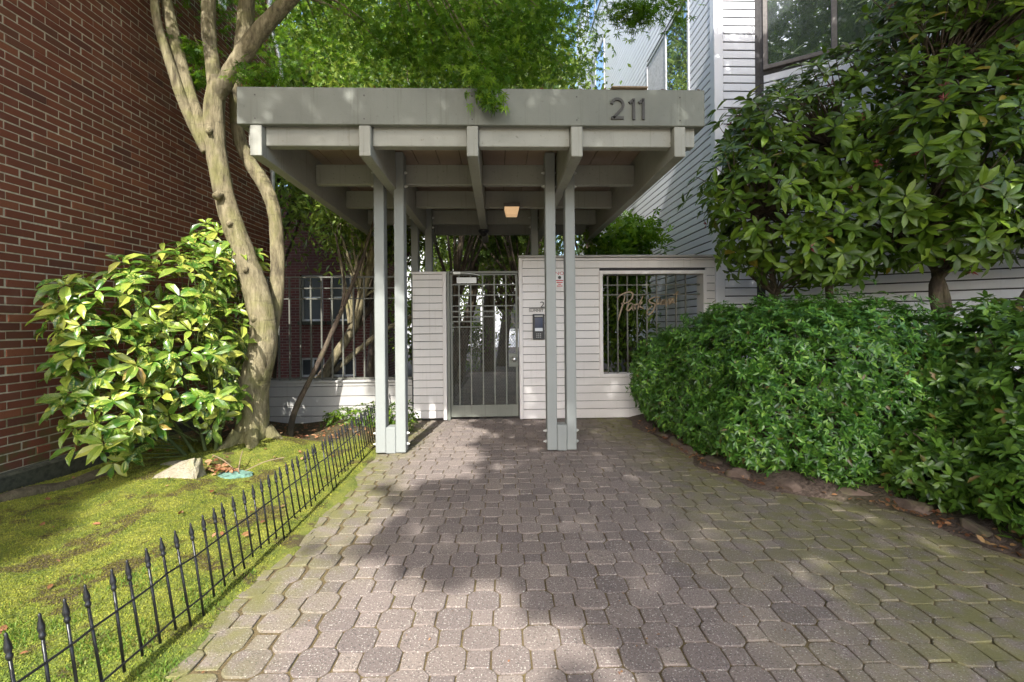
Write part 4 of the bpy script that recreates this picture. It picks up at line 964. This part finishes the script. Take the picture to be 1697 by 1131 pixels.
h2 = [(3.10, 3.08, .32, .36, .32, .32), (3.16, 2.5, .32, .32, .4, .32), (3.28, 1.95, .34, .34, .4, .34), (3.5, 1.5, .5, .45, .4, .5), (3.38, 2.55, .30, .36, .36, .27), (3.5, 2.0, .35, .42, .4, .32), (3.75, 3.30, .72, .58, .45, .68), (3.72, 2.75, .70, .62, .5, .68), (3.55, 2.35, .42, .5, .45, .38), (3.95, 2.1, .72, .7, .6, .70), (4.4, 3.1, .82, .7, .8, .66), (4.2, 1.4, .7, .7, .6, .66)]
hedge(H2, h2, 440, 7, 0.063, 0.42, M['hedge2'], 33, T_LEAF, 300)
# seedlings at the bed edge
for i, (x, y, lab) in enumerate(((2.98, 2.82, 'small glossy seedling in the bed below the broad leaved hedge gap'), (3.05, 2.42, 'low star leaved seedling at the bed edge near the right margin'), (3.08, 2.22, 'second low star leaved seedling at the right margin'))):
    P = np.array([(x+rnd.gauss(0, .04), y+rnd.gauss(0, .04), 0.07+rnd.random()*0.05) for _ in range(7)]); A = np.tile((0, -0.2, 1.0), (7, 1))
    p, d, n_, L = rosettes(P, A, 6, 0.065, 0.2, 0.05, 50+i); o = link('seedling', leaves_mesh('seedling', p, d, n_, L, L*0.42, M['hedge2'], T_LEAF)); tag(o, lab, 'plant')
# dark groundcover by the left post
P, N = blob_points([(-1.55, 5.85, .12, .35, .25, .2), (-1.95, 5.95, .1, .3, .2, .14), (-1.22, 5.7, .14, .2, .3, .18)], 240, 0.3, 0.1, 61); ok = P[:, 2] > 0.02
p, d, n_, L = rosettes(P[ok], unit(N[ok]+np.array([0, 0, .6])), 5, 0.05, 0.4, 0, 62); o = link('groundcover_shrub', leaves_mesh('groundcover_shrub', p, d, n_, L, L*0.5, M['rhodo'], T_LAN)); tag(o, 'dark low shrub behind the far end of the picket edging', 'shrub')

# --- rhododendron
RH = thing('rhododendron', 'tall dark rhododendron with spent red flowers rising over the hedge', 'shrub', (4.0, 4.8, 0.1))
rb = [(4.55, 4.45, 4.35, .70, .5, .45), (3.35, 4.7, 2.0, .62, .45, .28), (4.9, 4.15, 3.0, .7, .5, .6), (3.95, 4.85, 3.9, .45, .4, .35), (4.35, 4.15, 2.15, .55, .4, .3), (2.78, 4.75, 2.72, .55, .50, .50), (3.05, 4.95, 3.35, .55, .5, .48), (3.0, 4.85, 2.28, .60, .5, .42), (3.62, 4.85, 3.05, .75, .6, .70), (3.75, 4.95, 3.68, .70, .55, .50), (3.7, 4.75, 2.28, .80, .55, .46), (4.45, 4.45, 3.45, .85, .65, .85), (4.6, 4.35, 2.55, .85, .6, .55), (5.25, 3.95, 3.4, .9, .6, 1.1), (5.2, 4.0, 2.5, .9, .6, .6), (4.15, 4.4, 2.5, .7, .5, .5), (5.3, 3.9, 4.5, .8, .5, .6), (4.2, 3.95, 2.9, .6, .45, .6), (5.9, 3.5, 3.0, .8, .6, 1.2)]
rP, rN = blob_points(rb, 58, 0.42, 0.17, 71); rA = unit(rN*0.8+np.array([-0.1, -0.25, 0.5]))
lP, lD, lN, lL = rosettes(rP, rA, 8, 0.135, 0.24, 0.06, 72, 0.2)
stem = MB()
trunks = [((3.25, 5.15, 0), (3.2, 5.1, 0.9), (3.1, 5.0, 1.6), (2.95, 4.9, 2.5)), ((3.7, 5.0, 0), (3.75, 4.95, 1.0), (3.65, 4.9, 1.8), (3.7, 4.85, 3.2)), ((4.55, 4.55, 0), (4.6, 4.5, 1.0), (4.45, 4.45, 1.75), (4.05, 4.5, 2.2)), ((4.55, 4.5, 1.2), (4.45, 4.45, 1.75), (4.9, 4.2, 2.1), (5.3, 4.0, 2.6)), ((4.9, 4.45, 0), (4.85, 4.4, 0.9), (5.1, 4.2, 1.6), (5.3, 4.0, 2.4)), ((4.45, 4.45, 1.75), (4.42, 4.45, 2.4), (4.45, 4.45, 3.6))]
for i, t_ in enumerate(trunks): s_ = spline(t_, 6); stem.tube(s_, lerps([0.055, 0.048, 0.035, 0.018], len(s_)), 9, 0.08, seed=i)
hub = [Vector(t[-1]) for t in trunks]+[Vector(t[-2]) for t in trunks]
twig_mesh(stem, None, [tuple(p) for p in rP[::2]], 0.011, seed=9, fork=lambda t: min(hub, key=lambda h: (h-Vector(t)).length))
part('branches', stem, M['bark2'], RH, True)
split_leaves(RH, lP, lD, lN, lL, 0.39, M['rhodo'], T_LEAF, 300, 'foliage')
sel = rng.choice(len(rP), 110, replace=False); p, d, n_, L = rosettes(rP[sel]+rA[sel]*0.05, rA[sel], 12, 0.055, 0.5, 0, 74)
part('flowers', leaves_mesh('flowers', p, d, n_, L, L*0.22, M['rhodoflower'], T_LAN), None, RH, kind='stuff')

# --- the maple
MT = thing('maple_tree', 'pale barked multi stemmed maple tree rooted in the mossy lawn', 'tree', (-2.55, 4.8, 0))
TY = 4.8
def tp(px, py, y=TY):                                 # layout of the limbs on the tree's own plane, in metres
    return (-(824.9-px)*y/754-0.0087*(538-py)*y/754, y, 1.3+(538-py)*y/754+0.0087*(px-848)*y/754)
tr = MB()
def limb(pts, rad, n=14, wob=0.05, seed=0):
    s_ = spline(pts, 16); tr.tube(s_, [r_*0.82 for r_ in lerps(rad, len(s_))], n+12, wob*0.7, seed=seed, rough=0.07)
limb([(-2.56, 4.8, -0.1), tp(419, 735), tp(423, 690), tp(427, 630), tp(443, 560), tp(436, 490), tp(415, 420), tp(389, 340), tp(373, 250), tp(371, 180), tp(378, 130)], [0.25, 0.205, 0.185, 0.178, 0.165, 0.150, 0.135, 0.122, 0.115, 0.118, 0.10], 20, 0.06, 1)
limb([tp(372, 250), tp(352, 215), tp(330, 150), tp(308, 60), tp(294, -20), tp(280, -140)], [0.07, 0.085, 0.08, 0.07, 0.062, 0.05], 14, 0.05, 2)
limb([tp(356, 250, 4.78), tp(330, 190, 4.74), tp(303, 110, 4.7), tp(283, 40, 4.68), tp(277, -20, 4.66), tp(265, -120, 4.6)], [0.05, 0.06, 0.055, 0.05, 0.046, 0.035], 12, 0.05, 3)
limb([tp(374, 160), tp(370, 110, 4.82), tp(364, 50, 4.86), tp(366, -20, 4.9), tp(372, -130, 5.0)], [0.085, 0.085, 0.085, 0.08, 0.06], 14, 0.05, 4)
limb([tp(372, 170), tp(398, 120, 4.74), tp(425, 80, 4.70), tp(462, 35, 4.66), tp(505, -10, 4.6), tp(560, -60, 4.5), tp(640, -110, 4.4)], [0.08, 0.10, 0.10, 0.092, 0.085, 0.065, 0.04], 14, 0.06, 5)
limb([tp(450, 560, 4.9), tp(463, 500, 5.02), tp(468, 420, 5.1), tp(464, 350, 5.14), tp(447, 300, 5.16), tp(425, 265, 5.16), tp(408, 215, 5.12), tp(410, 130, 5.06), tp(422, 50, 5.02), tp(428, -30, 5.0), tp(440, -150, 5.0)], [0.09, 0.088, 0.086, 0.088, 0.092, 0.082, 0.08, 0.09, 0.10, 0.092, 0.07], 14, 0.06, 6)
limb([tp(377, 318, 4.69), tp(371, 322, 4.64)], [0.05, 0.045], 10, 0.1, 7)
for (kx, ky, kr) in ((432, 520, 0.055), (420, 440, 0.04), (395, 365, 0.035), (430, 610, 0.06), (365, 215, 0.04)): limb([tp(kx, ky, 4.74), tp(kx-5, ky+2, 4.665)], [kr*1.3, kr*0.7], 6, 0.12, kx)
for a in (0.3, 1.5, 2.6, 4.0, 5.2): limb([(-2.56+0.12*math.cos(a), 4.8+0.12*math.sin(a), 0.22), (-2.56+0.27*math.cos(a), 4.8+0.25*math.sin(a), 0.075), (-2.56+0.48*math.cos(a), 4.8+0.42*math.sin(a), 0.005)], [0.10, 0.065, 0.03], 9, 0.08, int(a*10))
part('trunk', tr, M['bark'], MT, True)
# crown: sprays of lacy leaves above and over the canopy
br = MB(); sprays = []; g2 = np.random.default_rng(90)
starts = [Vector(tp(505, -10, 4.6)), Vector(tp(640, -110, 4.4)), Vector(tp(440, -150, 5.0)), Vector(tp(372, -130, 5.0)), Vector(tp(280, -140)), Vector(tp(265, -120, 4.6))]
def spray(end, n_, s, droop):
    st = min(starts, key=lambda q: (q-Vector(end)).length); e = Vector(end); mid = st.lerp(e, 0.55)+Vector((0, 0, 0.22*(e-st).length*0.5))
    br.tube(spline([st, mid, e], 5), lerps([0.022, 0.012, 0.004], 11), 5, caps=False, seed=int(abs(e.x*100)))
    c = np.array(e); p = c+g2.normal(size=(n_, 3))*np.array(s); sprays.append((p, droop))
for _ in range(120):                                  # body of the crown above the frame and at its top
    x = g2.uniform(-4.6, 1.9); y = g2.uniform(3.7, 7.4); z = 5.15+0.35*abs(g2.normal())+0.25*math.cos(x)+0.5*g2.random()
    if x > 0.15*y: continue
    spray((x, y, z), 140, (0.34, 0.34, 0.16), 0.5)
for (px, py, y) in ((620, 40, 4.5), (660, 20, 4.6), (700, 60, 4.7), (730, 25, 4.4), (760, 80, 4.6), (800, 50, 4.5), (810, 110, 4.3), (840, 60, 4.7), (850, 100, 4.6), (880, 40, 4.6), (905, 90, 4.8), (930, 50, 4.9), (940, 110, 5.0), (780, 20, 4.2), (860, 20, 4.3), (690, 100, 4.9), (740, 115, 4.8), (820, 130, 4.2), (790, 90, 4.2), (650, 80, 5.0), (900, 10, 4.5), (960, 15, 4.8), (870, 120, 4.9)):
    spray(tp(px, py, y), 150, (0.22, 0.20, 0.10), 0.75)
for k in range(9): t = k/8; q = tp(800+25*t, 120+50*t, 3.58); sprays.append((np.array(q)+g2.normal(size=(22, 3))*np.array((0.05, 0.03, 0.04)), 1.3))
for (px, py, y, s) in ((440, 128, 4.2, .08), (465, 132, 4.4, .08), (350, 95, 4.9, .07), (338, 80, 4.9, .06), (345, 130, 4.9, .05), (1045, 10, 3.9, .08), (1080, 18, 3.9, .09), (1110, 8, 3.9, .08), (1060, 25, 3.95, .06)): sprays.append((np.array(tp(px, py, y))+g2.normal(size=(90, 3))*s*np.array((1.3, 1, 0.8)), 0.7))
br.tube(spline([tp(375, 170, 4.85), tp(360, 110, 4.92), tp(340, 60, 4.95)], 4), lerps([0.02, 0.014, 0.006], 9), 6)
part('twigs', br, M['bark'], MT, True)
P = np.concatenate([s[0] for s in sprays]); dr = np.concatenate([np.full(len(s[0]), s[1]) for s in sprays]); n_ = len(P)
D = g2.normal(size=(n_, 3)); D[:, 2] = -dr-0.2*np.abs(g2.normal(size=n_)); N = g2.normal(size=(n_, 3))*0.5; N[:, 2] += 1.0; N[:, 1] -= 0.4
part('crown', leaves_mesh('crown', P, D, N, g2.uniform(0.045, 0.085, n_), g2.uniform(0.05, 0.085, n_), M['maple'], T_PALM), None, MT, kind='stuff')

# --- courtyard trees
def tree(name, label, base, h, lean, crown, leaf, bark, nleaf, size, seed, group, tmpl=T_DIA, r0=0.12, limbs=7, wl=0.5, cat='tree', forks=None):
    rr = random.Random(seed); gg = np.random.default_rng(seed); t = thing(name, label, cat, base, group)
    mb = MB(); top = Vector(base)+Vector((lean[0], lean[1], h)); b = Vector(base)
    mid = b.lerp(top, 0.5)+Vector((rr.gauss(0, .12), rr.gauss(0, .12), 0)); s_ = spline([b-Vector((0, 0, 0.1)), b+(mid-b)*0.5+Vector((rr.gauss(0, .06), 0, 0)), mid, top], 6)
    mb.tube(s_, lerps([r0*1.25, r0, r0*0.8, r0*0.5], len(s_)), 10, 0.08, seed=seed)
    cx, cy_, cz, rx, ry, rz = crown; tips = []
    for i in range(limbs):
        a = s_[rr.randint(len(s_)//2, len(s_)-1)]
        for j in range(3):
            an = rr.uniform(0, 6.28); el = rr.uniform(-0.9, 1); rad = rr.uniform(0.45, 0.95)
            e = Vector((cx+rx*rad*math.cos(an)*math.sqrt(1-min(.99, el*el)), cy_+ry*rad*math.sin(an)*math.sqrt(1-min(.99, el*el)), cz+rz*rad*el))
            m1 = a.lerp(e, 0.5)+Vector((rr.gauss(0, .15), rr.gauss(0, .15), rr.gauss(0.1, .15)))
            q = spline([a, m1, e], 4); mb.tube(q, lerps([r0*0.34, r0*0.2, r0*0.06], len(q)), 6, 0.05, False, seed=i*7+j); tips += [e, m1.lerp(e, 0.5)]
    part('trunk', mb, bark, t, True)
    c = np.array([tuple(x) for x in tips]); extra = np.array([cx, cy_, cz])+unit(gg.normal(size=(len(c), 3)))*np.array([rx, ry, rz])*gg.random((len(c), 1))**0.4
    c = np.concatenate([c, extra]); idx = gg.integers(0, len(c), nleaf); sp = 0.16*(rx+ry+rz)/3+0.05
    P = c[idx]+gg.normal(size=(nleaf, 3))*sp; D = gg.normal(size=(nleaf, 3)); D[:, 2] -= 0.3; N = gg.normal(size=(nleaf, 3))*0.6; N[:, 2] += 0.8
    L = gg.uniform(size*0.7, size*1.3, nleaf)
    part('crown', leaves_mesh('crown', P, D, N, L, L*wl, leaf, tmpl, ), None, t, kind='stuff'); return t
CG = 'trees in the courtyard behind the gate'
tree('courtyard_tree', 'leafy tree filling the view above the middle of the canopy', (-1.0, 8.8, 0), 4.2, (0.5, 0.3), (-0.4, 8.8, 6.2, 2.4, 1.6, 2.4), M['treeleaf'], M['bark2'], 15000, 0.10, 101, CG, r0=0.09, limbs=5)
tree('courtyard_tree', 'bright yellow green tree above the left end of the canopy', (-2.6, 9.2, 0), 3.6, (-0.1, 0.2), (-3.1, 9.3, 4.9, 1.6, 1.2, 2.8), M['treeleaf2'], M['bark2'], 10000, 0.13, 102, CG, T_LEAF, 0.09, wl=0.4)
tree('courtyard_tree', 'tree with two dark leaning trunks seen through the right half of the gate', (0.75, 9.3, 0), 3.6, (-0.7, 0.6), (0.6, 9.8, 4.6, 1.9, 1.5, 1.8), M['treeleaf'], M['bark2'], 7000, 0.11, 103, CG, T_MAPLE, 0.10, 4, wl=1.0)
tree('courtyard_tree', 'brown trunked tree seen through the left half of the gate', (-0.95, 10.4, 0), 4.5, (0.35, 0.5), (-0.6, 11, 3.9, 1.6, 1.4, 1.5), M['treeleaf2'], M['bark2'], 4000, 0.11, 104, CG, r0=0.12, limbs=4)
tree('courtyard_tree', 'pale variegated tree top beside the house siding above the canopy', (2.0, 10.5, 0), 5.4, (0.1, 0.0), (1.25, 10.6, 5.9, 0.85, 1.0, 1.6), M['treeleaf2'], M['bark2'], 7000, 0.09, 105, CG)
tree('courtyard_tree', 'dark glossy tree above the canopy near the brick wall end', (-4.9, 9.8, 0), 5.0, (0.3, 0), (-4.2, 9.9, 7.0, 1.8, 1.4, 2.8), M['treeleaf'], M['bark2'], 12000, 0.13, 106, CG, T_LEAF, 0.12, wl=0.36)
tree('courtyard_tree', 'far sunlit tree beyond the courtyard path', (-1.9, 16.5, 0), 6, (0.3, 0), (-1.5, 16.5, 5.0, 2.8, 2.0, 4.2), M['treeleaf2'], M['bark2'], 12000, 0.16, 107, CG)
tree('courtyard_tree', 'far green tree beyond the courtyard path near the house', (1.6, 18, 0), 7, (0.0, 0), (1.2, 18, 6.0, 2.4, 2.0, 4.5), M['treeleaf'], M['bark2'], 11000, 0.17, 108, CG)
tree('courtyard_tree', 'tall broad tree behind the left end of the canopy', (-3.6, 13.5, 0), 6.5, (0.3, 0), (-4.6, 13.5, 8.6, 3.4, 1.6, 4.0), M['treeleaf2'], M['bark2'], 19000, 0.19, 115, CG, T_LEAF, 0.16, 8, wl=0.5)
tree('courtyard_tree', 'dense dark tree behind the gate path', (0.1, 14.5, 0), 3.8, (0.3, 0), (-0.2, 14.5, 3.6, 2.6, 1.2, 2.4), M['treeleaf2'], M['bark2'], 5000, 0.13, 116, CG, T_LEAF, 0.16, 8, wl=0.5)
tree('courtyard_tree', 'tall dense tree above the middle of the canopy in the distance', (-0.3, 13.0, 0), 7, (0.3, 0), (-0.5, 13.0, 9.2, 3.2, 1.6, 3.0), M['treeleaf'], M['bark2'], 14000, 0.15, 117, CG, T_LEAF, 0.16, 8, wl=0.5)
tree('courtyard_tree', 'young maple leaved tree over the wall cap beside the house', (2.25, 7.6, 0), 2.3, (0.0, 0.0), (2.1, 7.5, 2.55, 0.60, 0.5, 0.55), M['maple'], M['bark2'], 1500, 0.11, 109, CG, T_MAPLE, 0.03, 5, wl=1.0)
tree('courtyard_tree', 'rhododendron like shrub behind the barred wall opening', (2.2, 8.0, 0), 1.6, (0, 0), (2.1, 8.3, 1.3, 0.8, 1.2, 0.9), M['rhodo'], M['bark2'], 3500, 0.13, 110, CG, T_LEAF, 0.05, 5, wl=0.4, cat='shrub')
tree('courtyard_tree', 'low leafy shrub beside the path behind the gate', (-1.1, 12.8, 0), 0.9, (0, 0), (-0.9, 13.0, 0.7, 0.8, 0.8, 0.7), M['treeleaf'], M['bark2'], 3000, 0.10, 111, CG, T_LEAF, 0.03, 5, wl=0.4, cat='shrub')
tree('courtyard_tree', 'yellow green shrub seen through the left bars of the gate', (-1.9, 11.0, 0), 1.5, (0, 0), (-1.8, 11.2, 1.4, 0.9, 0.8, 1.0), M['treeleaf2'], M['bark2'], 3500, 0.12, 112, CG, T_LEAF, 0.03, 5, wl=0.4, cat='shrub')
tree('leaning_tree', 'bare leaning tree with pale lit limbs behind the left railing', (-2.85, 6.75, 0), 3.0, (1.0, 0.4), (-2.0, 7.6, 3.1, 1.0, 0.7, 0.7), M['treeleaf2'], M['bark'], 4200, 0.11, 113, None, T_LEAF, 0.075, 6, wl=0.4)
tree('leaning_tree', 'thin dark leaning tree crossing behind the left railing', (-3.1, 7.1, 0), 2.6, (1.7, 0.5), (-1.9, 8.1, 3.3, 0.8, 0.7, 0.6), M['treeleaf'], M['bark2'], 2000, 0.11, 114, None, T_LEAF, 0.06, 5, wl=0.4)
lb = MB(); s_ = spline([(-3.05, 7.0, 0.35), (-2.5, 7.0, 0.62), (-2.1, 7.0, 0.95), (-1.75, 7.02, 1.22), (-1.3, 7.05, 1.45)], 6); lb.tube(s_, lerps([0.06, 0.05, 0.042, 0.036, 0.03], len(s_)), 10, 0.07)
o = link('fallen_limb', lb.mesh('fallen_limb', M['bark'], True)); tag(o, 'pale sunlit limb slanting behind the lower left railing', 'branch')
ds = MB(); s_ = spline([(-2.42, 5.35, -0.02), (-2.40, 5.45, 0.3), (-2.22, 5.7, 0.85), (-2.0, 5.9, 1.5), (-1.78, 6.02, 2.15), (-1.6, 6.06, 2.75)], 6); ds.tube(s_, lerps([0.04, 0.036, 0.032, 0.028, 0.022, 0.012], len(s_)), 9, 0.1); s2_ = spline([(-2.0, 5.9, 1.5), (-1.98, 5.95, 1.9), (-2.1, 5.98, 2.5)], 5); ds.tube(s2_, lerps([0.022, 0.016, 0.008], len(s2_)), 8, 0.1); o = link('sapling', ds.mesh('sapling', M['bark2'], True)); tag(o, 'thin dark leaning stem crossing the left railing beside the maple trunk', 'sapling')

# far pale building closing the courtyard
FB = thing('far_building', 'pale building glimpsed behind the courtyard trees through the gate', 'building', (0, 26, 0))
m_ = MB(); m_.box(-7, 2.9, 26, 32, 0, 7.5); part('wall', m_, plain('far_pale_wall', (0.66, 0.66, 0.68), 0.8), FB)
for x in (-4.2, -2.0, 0.2):
    for z in (1.0, 4.2):
        w_ = MB(); w_.box(x, x+1.1, 25.95, 26.02, z, z+1.5); wo = part('window', w_, M['white'], FB); p_ = MB(); p_.box(x+0.06, x+1.04, 25.93, 25.945, z+0.06, z+1.44); part('pane', p_, M['glassdark'], wo)

# --- street trees behind the viewpoint; crown leaves are placed to cast the wanted shade
def lit(gx, gy):
    """ground places meant to be sunny; street tree leaves that would shade them are dropped"""
    ys = [1.0, 1.78, 2.12, 2.38, 2.5, 2.71, 2.87, 3.2, 3.7, 3.95, 4.4, 5.4, 6.3, 6.6, 7.2, 20]; xs_ = [.36, .30, .16, -.11, -.41, -.80, -.72, -.58, -.80, -.12, -.14, -.16, -.40, -1.4, -1.9, -2.0]
    rough = np.where((gy > 3.8) & (gy < 6.2), 0.45, 1.0)*(0.16*np.sin(gy*7.3+gx*3)+0.13*np.sin(gx*15+gy*12)+0.10*np.sin(gy*27-gx*11))
    return (gx < np.interp(gy, ys, xs_)+rough) & ~((gx < -2.80-0.15*(gy-2.5)+0.10*np.sin(gy*5)) & (gy < 4.1))
def street_tree(label, base, crown_box, n_, seed):
    gg = np.random.default_rng(seed); t = thing('street_tree', label, 'tree', base, 'street trees behind the viewpoint')
    P = []; 
    while sum(len(p) for p in P) < n_:
        m = n_; gx = gg.uniform(crown_box[0], crown_box[1], m); gy = gg.uniform(crown_box[2], crown_box[3], m); z = gg.uniform(6.6, 8.4, m)
        c = np.floor(gx*1.6)*7.3+np.floor(gy*1.4)*3.1; keep = ~lit(gx+gg.normal(size=m)*0.015, gy+gg.normal(size=m)*0.015)
        hole = np.sin(gx*4.1+1.3)*np.sin(gy*3.3+0.4)+0.55*np.sin(gx*9.7+gy*5.1); keep &= hole < 1.30
        P.append(np.stack([gx-SHX*z, gy-SHY*z, z], 1)[keep])
    P = np.concatenate(P)[:n_]; D = gg.normal(size=(n_, 3)); D[:, 2] -= 0.3; N = gg.normal(size=(n_, 3))*0.45+np.array([-0.1, -0.55, 0.8]); L = gg.uniform(0.09, 0.16, n_)
    mb = MB(); b = Vector(base); s_ = spline([b, b+Vector((0.05, 0.05, 3.2)), b+Vector((0.1, 0.6, 6.4))], 6); mb.tube(s_, lerps([0.22, 0.17, 0.12], len(s_)), 12, 0.06)
    for q in P[::max(1, n_//60)]: mb.tube([tuple(s_[-1]), tuple((s_[-1]+Vector(q))/2+Vector((0, 0, 0.2))), tuple(q)], [0.05, 0.03, 0.008], 5, caps=False)
    part('trunk', mb, M['bark2'], t, True)
    part('crown', leaves_mesh('crown', P, D, N, L, L*1.0, M['streetleaf'], T_MAPLE), None, t, kind='stuff')
street_tree('broad street tree standing behind the viewpoint on the right', (3.0, -5.9, -0.02), (-2.0, 7.5, 0.6, 11.8), 33000, 201)
street_tree('unseen street tree on the left, added to shade the lawn by the brick wall', (-5.4, -5.9, -0.02), (-4.6, -2.5, 0.6, 4.2), 4500, 202)  # added out of view so its crown shades the lawn along the brick wall
print('objects', len(bpy.data.objects), 'tris', sum(len(m.loops) for m in bpy.data.meshes)-2*sum(len(m.polygons) for m in bpy.data.meshes))
